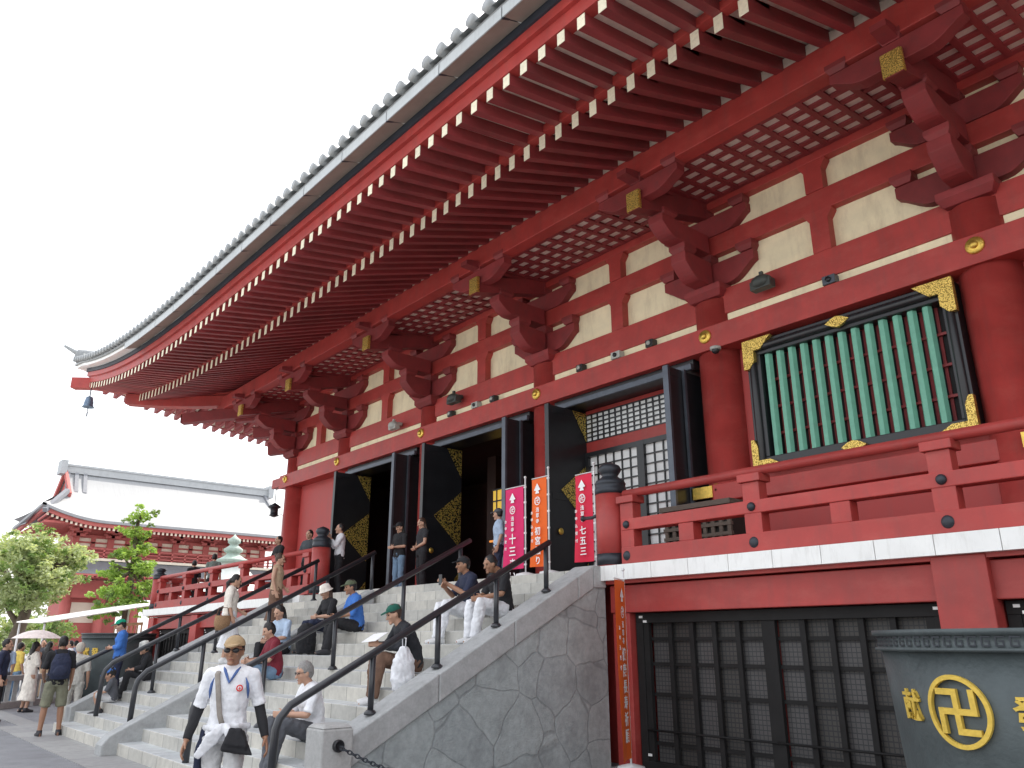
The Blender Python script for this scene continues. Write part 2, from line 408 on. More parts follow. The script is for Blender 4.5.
# --- balcony railing
def giboshi(name, x, y, r=.26, z0=2.63, zr=3.68, zt=4.17):
    p = MB(); p.lathe([(r, 0), (r, zr-z0)], (x, y, z0), 28); o = H(p, name, RED)
    c = MB(); h = zt-zr
    c.lathe([(r*1.04, 0), (r*1.04, h*.16), (r*1.0, h*.18), (r*1.0, h*.3), (r*1.04, h*.32), (r*.92, h*.42), (r*.66, h*.5), (r*.5, h*.56), (r*.62, h*.64), (r*.78, h*.76), (r*.66, h*.88), (r*.3, h*.96), (.01, h*1.0)], (x, y, zr), 28)
    H(c, 'onion_cap', DKMETAL, o)
    c = MB(); c.lathe([(r*1.03, 0), (r*1.03, .16)], (x, y, z0+.02), 28); H(c, 'metal_band', DKMETAL, o)
    return o
def railing(xa, xb, posts, y=8.66, label='railing', axis='x', skip_first=False):
    """posts: positions of tall posts; a short post stands midway between each pair"""
    def BX(mb, a0, a1, c0, c1, z0, z1):
        return mb.box(a0, a1, y+c0, y+c1, z0, z1) if axis == 'x' else mb.box(y+c0, y+c1, a0, a1, z0, z1)
    m = MB(); BX(m, xa, xb, -.12, .12, 2.64, 2.87); base = H(m, 'railing', RED, bevel=.01)
    m = MB(); BX(m, xa, xb, -.1, .1, 3.11, 3.27); H(m, 'middle_rail', RED, base, bevel=.01)
    m = MB()
    if axis == 'x': m.tube([(xa, y, 3.645), (xb, y, 3.645)], .062, 14)
    else: m.tube([(y, xa, 3.645), (y, xb, 3.645)], .062, 14)
    H(m, 'top_rail', RED, base)
    m = MB(); s = MB()
    allp = sorted(posts)
    for q in allp:
        m.cut()
        BX(m, q-.12, q+.12, -.09, .09, 2.86, 3.499); BX(m, q-.16, q+.16, -.13, .13, 3.5, 3.60)
        for z in (3.19, 2.755):
            c = (q, y-.105, z) if axis == 'x' else (y-.105, q, z)
            k = .072 if z < 3 else .056; s.cut(); s.ball(c, (k, .045, k) if axis == 'x' else (.045, k, k), 12, 8)
    for a, b in zip(allp[:-1], allp[1:]):
        q = (a+b)/2; m.cut(); BX(m, q-.12, q+.12, -.09, .09, 2.872, 3.108)
    H(m, 'railing_post', RED, base, bevel=.008); H(s, 'dark_stud', DKMETAL, base)
giboshi('railing_end_post', -7.94, 8.68, .225); giboshi('railing_end_post', -17.0, 8.68, .21); giboshi('railing_end_post', -28.45, 8.68, .22, zt=4.0, zr=3.6)
railing(-7.65, 18, [-7.55]+[-5.5+2.25*k for k in range(11)])
railing(-28.3, -17.25, [-28.1, -25.7, -23.5, -21.3, -19.2, -17.5])
railing(8.8, 40, [9.2+2.4*k for k in range(13)], y=-28.5, axis='y')
# cable bracket from the right post
m = MB(); m.tube([(-8.12, 8.68, 3.43), (-8.4, 8.75, 3.40), (-8.68, 8.85, 3.43)], .028, 8); m.ball((-8.7, 8.86, 3.43), .045); H(m, 'post_bracket', DKMETAL)

# --- columns
for i, xc in enumerate(XN):
    m = MB(); m.lathe([(.5, 0), (.5, .06), (.42, .1), (.42, 5.05)], (xc, 11.95, 2.62), 36); c = H(m, 'column', RED)
    if i == len(XN)-1: pass
    g = MB(); g.lathe([(.02, -.05), (.115, -.045), (.13, -.02), (.13, .0)], (xc, 11.475, 6.93), 20, axis='y'); g.lathe([(.055, -.09), (.06, -.05)], (xc, 11.475, 6.93), 12, axis='y')
    H(g, 'gold_medallion', GOLD, c)
# side columns on the far short side
for yy in (15.6, 20.2, 24.8, 29.4, 34):
    m = MB(); m.lathe([(.42, 0), (.42, 5.05)], (-25.5, yy, 2.62), 24); H(m, 'column', RED)
# --- beams of the wall
def HB(x0, x1, y0, y1, z0, z1, name, mt=RED, bevel=.012):
    m = MB(); m.box(x0, x1, y0, y1, z0, z1); return H(m, name, mt, bevel=bevel)
HB(-26.0, XE+.5, 11.47, 12.2, 6.66, 7.11, 'tie_beam')
HB(-25.5, XE, 11.72, 12.0, 7.08, 7.349, 'white_strip', CREAM, .003)
HB(-25.5, XE, 11.68, 12.1, 7.35, 7.84, 'wall_beam')
HB(-25.5, XE, 11.70, 12.1, 8.6, 8.99, 'wall_beam')
HB(-25.5, XE, 11.68, 12.1, 9.57, 9.84, 'wall_beam')
m = MB(); m.box(-25.45, XE, 11.86, 12.2, 7.3, 9.95); H(m, 'cream_wall_panel', CREAM)
# side wall of the corner (facing the far end)
m = MB(); m.box(-25.75, -25.45, 12.3, 38, 2.62, 9.9); H(m, 'side_wall', REDP)
m = MB(); m.box(-26.0, -25.4, 12.25, 38, 6.66, 7.11); H(m, 'tie_beam', RED)
m = MB(); m.box(-26.9, -26.0, 11.6, 11.85, 6.8, 7.12); H(m, 'beam_nose', RED, bevel=.02)
# middle struts with flared heads
bays = list(zip(XN[1:], XN[:-1]))   # (left, right)
for l, r in bays:
    c = (l+r)/2
    if r-l < 4.0: c = l+(r-l)*.5
    for z0, z1 in ((7.84, 8.6), (8.99, 9.57)):
        m = MB(); w = .165
        m.prism([(c-w, z0), (c+w, z0), (c+w, z1-.17), (c+w+.09, z1-.04), (c+w+.09, z1), (c-w-.09, z1), (c-w-.09, z1-.04), (c-w, z1-.17)], 'y', 11.68, 11.87)
        H(m, 'wall_strut', RED, bevel=.008)

# --- brackets (tokyo) above every column
def arm_profile(h, L, z0, z1, c=0., a=.42, drop=.5):
    """boat-shaped arm: flat top at z1, ogee ends"""
    pts = [(c-L, z1), (c-L, z1-(z1-z0)*.38)]
    for k in range(1, 6):
        t = k/6.; pts.append((c-L+(L-a)*t, z1-(z1-z0)*(.38+.62*math.sin(t*PI/2)**1.3)))
    pts.append((c-a, z0)); 
    right = [(2*c-u, v) for u, v in pts[::-1]]
    return pts+right
def masu(mb, x, y, z, s=.17, h=.17):
    mb.hexa([(x-s*.72, y-s*.72, z), (x+s*.72, y-s*.72, z), (x+s*.72, y+s*.72, z), (x-s*.72, y+s*.72, z),
             (x-s, y-s, z+h*.5), (x+s, y-s, z+h*.5), (x+s, y+s, z+h*.5), (x-s, y+s, z+h*.5)])
    mb.box(x-s, x+s, y-s, y+s, z+h*.5+.0005, z+h)
def bracket(xc, half=False):
    d = MB()      # great bearing block on the column head
    d.hexa([(xc-.33, 11.56, 7.70), (xc+.33, 11.56, 7.70), (xc+.33, 12.1, 7.70), (xc-.33, 12.1, 7.70), (xc-.40, 11.47, 7.80), (xc+.40, 11.47, 7.80), (xc+.40, 12.1, 7.80), (xc-.40, 12.1, 7.80)])
    d.box(xc-.40, xc+.40, 11.47, 12.1, 7.801, 7.93)
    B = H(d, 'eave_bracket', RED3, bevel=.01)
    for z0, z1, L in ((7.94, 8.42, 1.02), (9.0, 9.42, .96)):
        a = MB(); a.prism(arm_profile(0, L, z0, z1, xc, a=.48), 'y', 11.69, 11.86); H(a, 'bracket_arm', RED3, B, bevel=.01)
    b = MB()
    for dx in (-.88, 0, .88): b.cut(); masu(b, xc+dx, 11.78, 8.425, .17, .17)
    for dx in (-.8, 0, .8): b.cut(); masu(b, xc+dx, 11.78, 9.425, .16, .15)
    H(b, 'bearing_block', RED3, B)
    # outward arms, stepping towards the eave
    a = MB()
    def out(y0, y1, z0, z1, w, n=6):
        pts = [(y1, z1), (y1, z0+(z1-z0)*.0), (y0+.42, z0)]
        for k in range(1, n):
            t = k/n; pts.append((y0+.42*(1-t), z0+(z1-z0)*.62*(1-math.cos(t*PI/2))))
        pts += [(y0, z0+(z1-z0)*.62), (y0, z1)]
        a.prism([(u, v) for u, v in pts], 'x', xc-w, xc+w)
    out(10.82, 11.62, 7.94, 8.42, .165)
    a.cut(); out(10.22, 11.60, 8.60, 8.98, .164)
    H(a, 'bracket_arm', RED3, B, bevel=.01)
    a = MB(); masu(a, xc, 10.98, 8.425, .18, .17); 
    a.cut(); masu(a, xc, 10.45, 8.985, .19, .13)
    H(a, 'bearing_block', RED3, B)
    # tail beam sloping down and out, gilt plate on its end
    t = MB()
    t.hexa([(xc-.13, 9.63, 8.86), (xc+.13, 9.63, 8.86), (xc+.13, 11.7, 9.42), (xc-.13, 11.7, 9.42),
            (xc-.13, 9.63, 9.24), (xc+.13, 9.63, 9.24), (xc+.13, 11.7, 9.78), (xc-.13, 11.7, 9.78)])
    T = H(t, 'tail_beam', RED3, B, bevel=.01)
    g = MB(); g.box(xc-.135, xc+.135, 9.612, 9.629, 8.87, 9.235); g.box(xc-.135-.012, xc-.132, 9.63, 9.68, 8.87, 9.235); g.box(xc+.132, xc+.147, 9.63, 9.68, 8.87, 9.235); H(g, 'gold_end_plate', GOLDC, T)
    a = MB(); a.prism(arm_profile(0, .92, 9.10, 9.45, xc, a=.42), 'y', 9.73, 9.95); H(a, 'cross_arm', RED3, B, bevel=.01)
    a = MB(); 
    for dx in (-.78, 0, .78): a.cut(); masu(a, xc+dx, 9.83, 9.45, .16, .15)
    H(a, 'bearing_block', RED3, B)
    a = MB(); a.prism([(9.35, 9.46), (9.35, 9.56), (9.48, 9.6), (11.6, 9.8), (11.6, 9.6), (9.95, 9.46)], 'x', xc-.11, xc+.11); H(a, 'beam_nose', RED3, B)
for xc in XN: bracket(xc)
# the corner bracket also steps out to the side and along the diagonal
def corner_bracket():
    xc, yc = -25.5, 11.95
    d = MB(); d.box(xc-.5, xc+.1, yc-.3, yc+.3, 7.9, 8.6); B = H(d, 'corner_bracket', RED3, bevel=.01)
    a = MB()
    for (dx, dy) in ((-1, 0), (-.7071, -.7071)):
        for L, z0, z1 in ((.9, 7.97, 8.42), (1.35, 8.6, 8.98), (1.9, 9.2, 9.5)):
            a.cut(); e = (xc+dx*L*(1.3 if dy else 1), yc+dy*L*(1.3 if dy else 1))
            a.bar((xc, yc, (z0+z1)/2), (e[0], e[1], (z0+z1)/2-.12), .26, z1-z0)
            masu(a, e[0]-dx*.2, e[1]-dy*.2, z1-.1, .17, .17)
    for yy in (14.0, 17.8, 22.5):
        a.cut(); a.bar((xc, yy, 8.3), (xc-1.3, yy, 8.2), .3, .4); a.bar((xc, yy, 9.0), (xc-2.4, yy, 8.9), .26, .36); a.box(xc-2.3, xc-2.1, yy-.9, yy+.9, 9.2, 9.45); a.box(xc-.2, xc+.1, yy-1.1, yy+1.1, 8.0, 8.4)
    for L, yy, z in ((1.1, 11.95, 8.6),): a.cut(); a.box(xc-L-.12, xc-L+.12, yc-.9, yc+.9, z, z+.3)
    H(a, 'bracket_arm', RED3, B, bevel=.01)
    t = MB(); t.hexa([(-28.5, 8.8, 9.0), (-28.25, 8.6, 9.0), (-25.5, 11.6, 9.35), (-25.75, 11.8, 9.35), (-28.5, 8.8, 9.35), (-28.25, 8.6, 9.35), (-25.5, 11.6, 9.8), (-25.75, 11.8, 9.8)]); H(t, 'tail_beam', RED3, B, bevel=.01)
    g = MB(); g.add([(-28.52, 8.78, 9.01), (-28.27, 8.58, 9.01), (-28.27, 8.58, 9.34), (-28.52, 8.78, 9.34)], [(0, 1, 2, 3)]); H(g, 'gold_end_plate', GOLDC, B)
corner_bracket()

# --- purlin and lattice soffit
HB(-27.9, XE+2, 9.68, 9.98, 9.505, 9.98, 'eave_purlin', RED)
m = MB(); m.box(-27.75, -27.45, 9.99, 36, 9.60, 9.98); H(m, 'eave_purlin', RED, bevel=.012)
HB(-22.5, XE+2, 9.70, 9.74, 9.981, 10.16, 'cream_filler_board', SOFF, 0)
def lat(x0, x1, zoff=0):
    m = MB(); za, zb = 9.52, 9.72; ya, yb = 9.98, 11.67
    y = ya+.05; n = 5
    for k in range(n+1):
        yy = ya+.04+(yb-ya-.1)*k/n; z = za+(zb-za)*(yy-ya)/(yb-ya)
        m.box(x0, x1, yy-.048, yy+.048, z, z+.04)
    nx = max(2, int(round((x1-x0)/.37)))
    for k in range(nx+1):
        xx = x0+(x1-x0)*k/nx
        m.hexa([(xx-.048, ya, za-.006), (xx+.048, ya, za-.006), (xx+.048, yb, zb-.006), (xx-.048, yb, zb-.006), (xx-.048, ya, za+.034), (xx+.048, ya, za+.034), (xx+.048, yb, zb+.034), (xx-.048, yb, zb+.034)])
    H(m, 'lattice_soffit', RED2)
    m = MB(); m.hexa([(x0, ya, za+.045), (x1, ya, za+.045), (x1, yb, zb+.045), (x0, yb, zb+.045), (x0, ya, za+.08), (x1, ya, za+.08), (x1, yb, zb+.08), (x0, yb, zb+.08)]); H(m, 'soffit_board', SOFF)
for l, r in bays: lat(l+.16, r-.16)

# --- eaves
def lift(t):      # how much the eave line rises toward the corner; t = x for the long side
    d = max(0, -18-t); return .6*(d/9.9)**2.4
CX, CY = -31.45, 6.0           # meeting point of the two rafter-tip lines
def side_t(y):                 # equivalent position for the short side, measured from its corner
    return CX+(y-CY)
def wgt(d): return max(0, min(1.15, (5.85-d)/5.4))      # d: distance in from the tip line
def bz(d): return 9.20+.34*(d-1.4)                        # underside of base rafters
def fz(d): return 9.22+.17*d                              # underside of flying rafters
RW = .065
def rafter(kind, t, side=False, mb=None):
    """one rafter at position t along the eave"""
    lf = lift(t if not side else side_t(t))
    corner_d = (t-CX) if not side else (t-CY)             # distance to the corner along the eave
    if kind == 'base': d0, d1, zf, h = 1.4, min(6.1, corner_d), bz, .25
    else: d0, d1, zf, h = 0., min(1.95, corner_d+.0), fz, .19
    if d1-d0 < .12: return None
    def P(d, o, z):
        return (t+o, CY+.1+d, z) if not side else (CX+.05+d, t+o, z)
    z0 = zf(d0)+lf*wgt(d0); z1 = zf(d1)+lf*wgt(d1)
    m = mb or MB()
    v = [P(d0, -RW, z0), P(d0, RW, z0), P(d1, RW, z1), P(d1, -RW, z1), P(d0, -RW, z0+h), P(d0, RW, z0+h), P(d1, RW, z1+h), P(d1, -RW, z1+h)]
    m.hexa(v, 0)
    e = .008
    m.add([P(d0-e, -RW-.004, z0-.004), P(d0-e, RW+.004, z0-.004), P(d0-e, RW+.004, z0+h+.0), P(d0-e, -RW-.004, z0+h+.0), P(d0, -RW-.004, z0-.004), P(d0, RW+.004, z0-.004), P(d0, RW+.004, z0+h), P(d0, -RW-.004, z0+h)],
          [(0, 1, 2, 3), (0, 1, 5, 4), (1, 2, 6, 5), (3, 0, 4, 7), (2, 3, 7, 6)], 1)
    return m
SP = .38
for kind in ('flying', 'base'):
    rest = MB(); n = 0; k = 0
    while True:
        t = CX+.22+SP*k; k += 1
        if t > 17: break
        if t < 3.5 and n < 92:
            m = rafter(kind, t)
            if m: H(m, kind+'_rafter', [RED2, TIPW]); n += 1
        else: rafter(kind, t, mb=rest)
    for k in range(90):
        t = CY+.3+SP*k; rafter(kind, t, True, rest)
    o = H(rest, kind+'_rafter', [RED2, TIPW]); o['kind'] = 'stuff'
def eave_strip(name, mt, prof, x0=CX, x1=17., bevel=0, step=.6, side=True, parent=None, close=True):
    """prof: [(d, z)] polygon section; swept along the long side and round the corner along the short side"""
    def sect(t, s):
        out = []
        for d, z in prof:
            if not s: out.append((t if t > CX+1e-6 else CX+.05-.0+(d), CY+.1+d, z+lift(t)*wgt(d)))
            else: out.append((CX+.05+d, t if t > CY+1e-6 else CY+.1+d, z+lift(side_t(t))*wgt(d)))
        return out
    m = MB()
    for s in ((False, True) if side else (False,)):
        a, b = (x0, x1) if not s else (CY, 40)
        n = int((b-a)/step); rings = [sect(a+(b-a)*i/n, s) for i in range(n+1)]
        k = len(prof); vs = [p for r in rings for p in r]; fs = []
        for i in range(n):
            for j in range(k if close else k-1):
                j2 = (j+1) % k; fs.append((i*k+j, i*k+j2, (i+1)*k+j2, (i+1)*k+j))
        if close: fs.append(tuple(range(k))); fs.append(tuple(range(n*k, n*k+k)))
        m.add(vs, fs)
    return H(m, name, mt, parent)
eave_strip('inner_eave_board', RED, [(1.36, 9.462), (1.52, 9.462), (1.52, 9.60), (1.36, 9.60)])
eave_strip('soffit_board', SOFF, [(0.02, 9.425), (1.5, 9.66), (1.5, 9.69), (.02, 9.45)])
eave_strip('soffit_board', SOFF, [(1.45, 9.475), (6.05, 11.04), (6.05, 11.07), (1.45, 9.50)])
eave_strip('outer_eave_board', RED, [(-.02, 9.425), (.16, 9.425), (.16, 9.64), (-.02, 9.64)])
eave_strip('outer_eave_board', RED, [(-.09, 9.642), (.16, 9.642), (.16, 9.80), (-.09, 9.80)])
eave_strip('dark_eave_board', NAVYB, [(-.13, 9.802), (.16, 9.802), (.16, 10.0), (-.13, 10.0)])
# metal eave box, in lengths, along the middle of the long side
g = MB(); gb = MB(); jn = MB()
xs = -24.8
while xs < 17:
    xe = xs+1.5
    for a, b in ((xs+.012, xe-.012),):
        la, lb = lift(a)*1.1, lift(b)*1.1
        def q(d, z, l): return z+l
        y0, y1 = 5.62, 5.96
        g.hexa([(a, y0-.02, 9.81+la), (b, y0-.02, 9.81+lb), (b, y0, 9.81+lb), (a, y0, 9.81+la), (a, y0-.02, 10.0+la), (b, y0-.02, 10.0+lb), (b, y0, 10.0+lb), (a, y0, 10.0+la)])
        gb.hexa([(a, y0, 9.815+la), (b, y0, 9.815+lb), (b, y1, 9.93+lb), (a, y1, 9.93+la), (a, y0, 9.84+la), (b, y0, 9.84+lb), (b, y1, 9.96+lb), (a, y1, 9.96+la)])
    jn.hexa([(xe-.02, y0-.01, 9.80+lb), (xe+.02, y0-.01, 9.80+lb), (xe+.02, y1, 9.95+lb), (xe-.02, y1, 9.95+lb), (xe-.02, y0-.01, 10.0+lb), (xe+.02, y0-.01, 10.0+lb), (xe+.02, y1, 10.0+lb), (xe-.02, y1, 10.0+lb)])
    xs = xe
G = H(g, 'gutter', GUTF); H(gb, 'gutter_underside', GUTB, G); H(jn, 'gutter_joint', NAVYB, G)
eave_strip('tile_underboard', WTILE, [(-.42, 9.90), (-.14, 9.93), (-.14, 10.0), (-.42, 10.0)])
eave_strip('tile_edge', TILEM, [(-.48, 10.004), (.6, 10.15), (.6, 10.25), (-.48, 10.07)])
# round tile ends
m = MB(); t = CX-.3
k = 0
while t < 17:
    lf = lift(t)*1.13; m.lathe([(.105, -.05), (.105, 0), (.105, .9)], (t, 5.57, 10.17+lf), 14, axis='y'); t += SP
t = CY-.3
while t < 40:
    lf = lift(side_t(t))*1.13; m.lathe([(.085, 0), (.085, .9)], (CX-.43, t, 10.13+lf), 8, axis='x'); t += SP
H(m, 'round_eave_tile', TILEM)
# hip rafters at the corner
m = MB()
def hipz(d): return 9.18+.19*d+lift(CX+max(0, d))*max(0, min(1.15, (5.85-d)/5.4))
for d0, d1, w, h, dz in ((-.42, 6., .16, .40, 0), (1.15, 6., .19, .38, -.42)):
    n = 12
    for i in range(n):
        a = d0+(d1-d0)*i/n; b = d0+(d1-d0)*(i+1)/n
        za = hipz(a)+dz; zb = hipz(b)+dz
        A = Vector((CX+.05+a, CY+.1+a, 0)); Bv = Vector((CX+.05+b, CY+.1+b, 0)); s = Vector((w*.7071, -w*.7071, 0))
        m.hexa([A-s+Vector((0, 0, za)), A+s+Vector((0, 0, za)), Bv+s+Vector((0, 0, zb)), Bv-s+Vector((0, 0, zb)), A-s+Vector((0, 0, za+h)), A+s+Vector((0, 0, za+h)), Bv+s+Vector((0, 0, zb+h)), Bv-s+Vector((0, 0, zb+h))])
H(m, 'hip_rafter', RED)
# roof surface
def roof_z(x, y):
    dx = min(x-(CX-.45), 18-x); dy = min(y-(CY-.45), 44.5-y)
    d = max(0, min(dx, dy)); lf = lift(x)*max(0, 1-max(0, dy)/7) if dy <= dx else lift(side_t(y))*max(0, 1-max(0, dx)/7)
    return 10.10+.36*d+.013*d*d+lf*1.13
m = MB(); xs = [CX-.45+(18-CX+.45)*i/100 for i in range(101)]; ys = [CY-.45+(44.5-CY+.45)*i/80 for i in range(81)]
vs = [(x, y, roof_z(x, y)) for y in ys for x in xs]
m.add(vs, [(j*101+i, j*101+i+1, (j+1)*101+i+1, (j+1)*101+i) for j in range(80) for i in range(100)], 0, True)
H(m, 'roof', TILEM)
m = MB(); pts = []
for i in range(24):
    d = -.35+i*.7; pts.append((CX-.05+d, CY+d, roof_z(CX+d, CY+d)+.12+(.1 if i == 0 else 0)))
m.tube(pts, [(.16, .26)]*24, 10, hint=(.7, -.7, 0)); 
m.hexa([(CX+.75, CY+.8, roof_z(CX+.8, CY+.8)), (CX+1.0, CY+.6, roof_z(CX+.8, CY+.8)), (CX+1.3, CY+1.1, roof_z(CX+1, CY+1)), (CX+1.1, CY+1.3, roof_z(CX+1, CY+1)), (CX+.65, CY+.75, roof_z(CX+.8, CY+.8)+.62), (CX+.85, CY+.6, roof_z(CX+.8, CY+.8)+.62), (CX+1.25, CY+1.1, roof_z(CX+1, CY+1)+.45), (CX+1.1, CY+1.25, roof_z(CX+1, CY+1)+.45)])
m.tube([(CX+.3, CY+.4, roof_z(CX+.3, CY+.4)+.25), (CX-.1, CY, roof_z(CX, CY)+.25), (CX-.5, CY-.4, roof_z(CX, CY)+.4), (CX-.85, CY-.75, roof_z(CX, CY)+.68)], [.13, .12, .09, .05], 8)
H(m, 'hip_ridge', TILEM)

# --- doors
def doorway(l, r, closed=False):
    a, b = l+.42, r-.42
    fr = MB(); fr.box(a, b, 11.62, 12.2, 6.46, 6.655); fr.box(a, a+.34, 12.06, 12.26, 2.63, 6.42); fr.box(b-.16, b, 12.06, 12.26, 2.63, 6.42); 
    D = H(fr, 'doorway', BLACK, bevel=.01)
    m = MB(); m.box(a, b, 11.54, 11.62, 6.43, 6.56); H(m, 'door_header', STEELB, D, bevel=.02)
    # each leaf stands open at right angles to the wall
    for s, hx in ((1, a+.4), (-1, b-.18)):
        m = MB(); m.box(hx-.035, hx+.035, 11.06, 12.22, 2.68, 6.42)
        for z in (2.7, 4.4, 6.26): m.box(hx-.06 if s < 0 else hx-.055, hx+.042, 11.1, 12.2, z, z+.14)
        L = H(m, 'door_leaf', BLACK, D, bevel=.006)
        e = MB(); e.box(hx-.06, hx+.06, 11.0, 11.06, 2.66, 6.43); e.box(hx+.05, hx+.11, 11.42, 11.48, 2.66, 6.42) if s < 0 else None
        H(e, 'leaf_edge', STEELB if s < 0 else BLACK, L)
        if s > 0:
            g = MB(); xx = hx+.052
            for pz in ((11.56, 6.47, 11.56, 5.75, 11.05, 6.47), ):
                g.add([(xx, 12.2, 6.40), (xx, 12.2, 5.65), (xx, 11.72, 6.40)], [(0, 1, 2)]); g.cut()
            g.add([(xx, 12.2, 5.3), (xx, 12.2, 3.85), (xx, 11.35, 4.62)], [(0, 1, 2)]); g.cut()
            g.add([(xx, 12.2, 2.72), (xx, 12.2, 3.3), (xx, 11.72, 2.72)], [(0, 1, 2)])
            H(g, 'gold_openwork', GOLDF, L)
            k = MB(); k.ball((xx+.02, 11.3, 3.75), (.03, .07, .07)); H(k, 'ring_handle', GOLD, L)
    return D
D3 = doorway(XN[8], XN[7]); D2 = doorway(XN[7], XN[6]); D1 = doorway(XN[6], XN[5])
# bay one is filled with a glazed lattice screen
l, r = XN[6]+.86, XN[5]-.66
m = MB(); m.box(l, r, 12.15, 12.25, 5.5, 5.75, 0); m.box(l, r, 12.15, 12.25, 6.35, 6.45, 0); H(m, 'screen_rail', RED, D1)
m = MB(); p = MB(); y0, y1 = 12.12, 12.17
p.box(l, r, 12.172, 12.2, 2.63, 5.5); p.box(l, r, 12.172, 12.2, 5.75, 6.35)
for i in range(19):
    x = l+(r-l)*i/18; m.box(x-.013, x+.013, y0+.02, y1, 5.75, 6.35)
for i in range(7): z = 5.75+.6*i/6; m.box(l, r, y0+.014, y1, z-.012, z+.012)
for leaf in range(2):
    a = l+(r-l)*leaf/2; b = a+(r-l)/2
    m.box(a, a+.09, y0-.03, y1, 2.63, 5.5); m.box(b-.09, b, y0-.03, y1, 2.63, 5.5); m.box(a, b, y0-.025, y1, 5.4, 5.5); m.box(a, b, y0-.025, y1, 2.63, 2.8)
    for i in range(1, 6): x = a+.09+(b-a-.18)*i/6; m.box(x-.013, x+.013, y0+.02, y1, 2.8, 5.4)
    for i in range(1, 13): z = 2.8+2.6*i/13; m.box(a, b, y0+.014, y1, z-.012, z+.012)
S = H(m, 'lattice_screen', BLACK, D1); H(p, 'screen_paper', PAPER, S)
# fourth bay: plain red wall; bays to the right: slatted windows
def redwall(l, r): 
    m = MB(); m.box(l+.38, r-.38, 11.9, 12.1, 2.62, 6.72); H(m, 'red_wall', REDP)
redwall(XN[9], XN[8])
for i in range(5): redwall(XN[i+1], XN[i])
def window(l):
    """slatted window; l = axis of the left column"""
    x0, x1, z0, z1 = l+.73, l+4.2, 4.38, 6.60
    m = MB(); w = .26
    def fr(a0, a1, b0, b1): m.box(a0, a1, 11.6, 11.86, b0, b1)
    fr(x0, x1, z1-w, z1); fr(x0, x1, z0, z0+.16); fr(x0, x0+w, z0+.16, z1-w); fr(x1-.2, x1, z0+.16, z1-w)
    m.tube([(x0, 11.6, z1-.13), (x1, 11.6, z1-.13)], .075, 12); m.tube([(x0+.12, 11.6, z0), (x0+.12, 11.6, z1)], .07, 12); m.tube([(x1-.1, 11.6, z0), (x1-.1, 11.6, z1)], .06, 12)
    W = H(m, 'window', BLACK, bevel=.01)
    b = MB(); b.box(x0+w, x1-.2, 11.87, 11.9, z0+.16, z1-w); H(b, 'window_back', GLASSD, W)
    r = MB()
    for z in (4.95, 5.42, 5.9): r.box(x0+w, x1-.2, 11.79, 11.83, z-.02, z+.02)
    for k in range(13): xx = x0+w+.17+k*.222; r.box(xx-.015, xx+.03, 11.84, 11.868, z0+.16, z1-w)
    H(r, 'window_rail', RED2, W)
    s = MB()
    for k in range(13):
        s.cut(); xx = x0+w+.1+k*.222; s.prism([(xx-.072, 11.72), (xx-.035, 11.655), (xx+.035, 11.655), (xx+.072, 11.72), (xx, 11.78)], 'z', z0+.165, z1-w-.005)
    H(s, 'green_slat', GREEN, W)
    g = MB(); yf = 11.515
    for cx, sx in ((x0, 1), (x1, -1)):
        for cz, sz in ((z1, -1), (z0, 1)):
            L1, L2, ww = (.56, .52, .21) if sz < 0 else (.55, .48, .12)
            pl = [(0, 0), (L1, 0), (L1-.1, ww*.45*1), (L1-.22, ww), (ww, ww), (ww, L2-.12), (ww*.5, L2), (0, L2)]
            g.cut(); g.prism([(cx+sx*(u-.02), cz+sz*(v-.02)) for u, v in pl], 'y', yf, yf+.09)
    c = (x0+x1)/2
    for cz in (z1-.13, z0+.05): g.cut(); g.prism([(c-.2, cz), (c-.1, cz-.06), (c, cz-.1), (c+.1, cz-.06), (c+.2, cz), (c+.1, cz+.06), (c, cz+.09), (c-.1, cz+.06)], 'y', yf-.01, yf+.05)
    H(g, 'gold_corner', GOLDC, W)
for i in (5, 4, 3, 2): window(XN[i])
# lower wall dado + gilt fittings near the floor line
m = MB(); m.box(XN[5]+.3, XE, 11.62, 11.9, 3.9, 4.2); m.box(XN[5]+.3, XE, 11.62, 11.9, 2.63, 2.95); H(m, 'sill_beam', RED, bevel=.012)
g = MB()
for i, o in ((5, -.52), (4, .1)): g.cut(); g.box(XN[i]+o, XN[i]+o+.44, 11.42, 11.5, 3.98, 4.18); g.lathe([(.02, -.06), (.11, -.05), (.12, 0)], (XN[i]+o+.5, 11.5, 4.1), 16, axis='y')
H(g, 'gold_fitting', GOLD)
m = MB(); m.box(XN[5]-.1, XN[5]+.5, 11.44, 11.64, 3.9, 4.2); H(m, 'beam_nose', RED, bevel=.02)

# dark interior of the hall
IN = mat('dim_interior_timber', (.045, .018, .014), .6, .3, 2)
m = MB(); m.box(-24.8, -8.3, 17, 17.2, 2.62, 7); m.box(-24.8, -8.3, 12.3, 17, 6.9, 7.0); m.box(-24.8, -8.3, 12.3, 17, 2.58, 2.625); m.box(-24.9, -24.7, 12.3, 17, 2.62, 7); m.box(-8.3, -8.1, 12.3, 17, 2.62, 7)
for xx in (-13.9, -18.3, -21.5): m.box(xx, xx+.4, 14.6, 15, 2.62, 6.9, 0)
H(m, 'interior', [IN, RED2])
SIGN = mat('yellow_sign_light', (.9, .6, .1), .5, .1, 5)
SIGN.node_tree.nodes['Principled BSDF'].inputs['Emission Color'].default_value = (1, .62, .08, 1); SIGN.node_tree.nodes['Principled BSDF'].inputs['Emission Strength'].default_value = .55
m = MB(); m.box(-17.33, -16.75, 14.05, 14.1, 5.1, 5.68)
sg = tag(m.build('hanging_sign', SIGN), 'lit yellow sign board hanging inside the middle open doorway', 'sign')
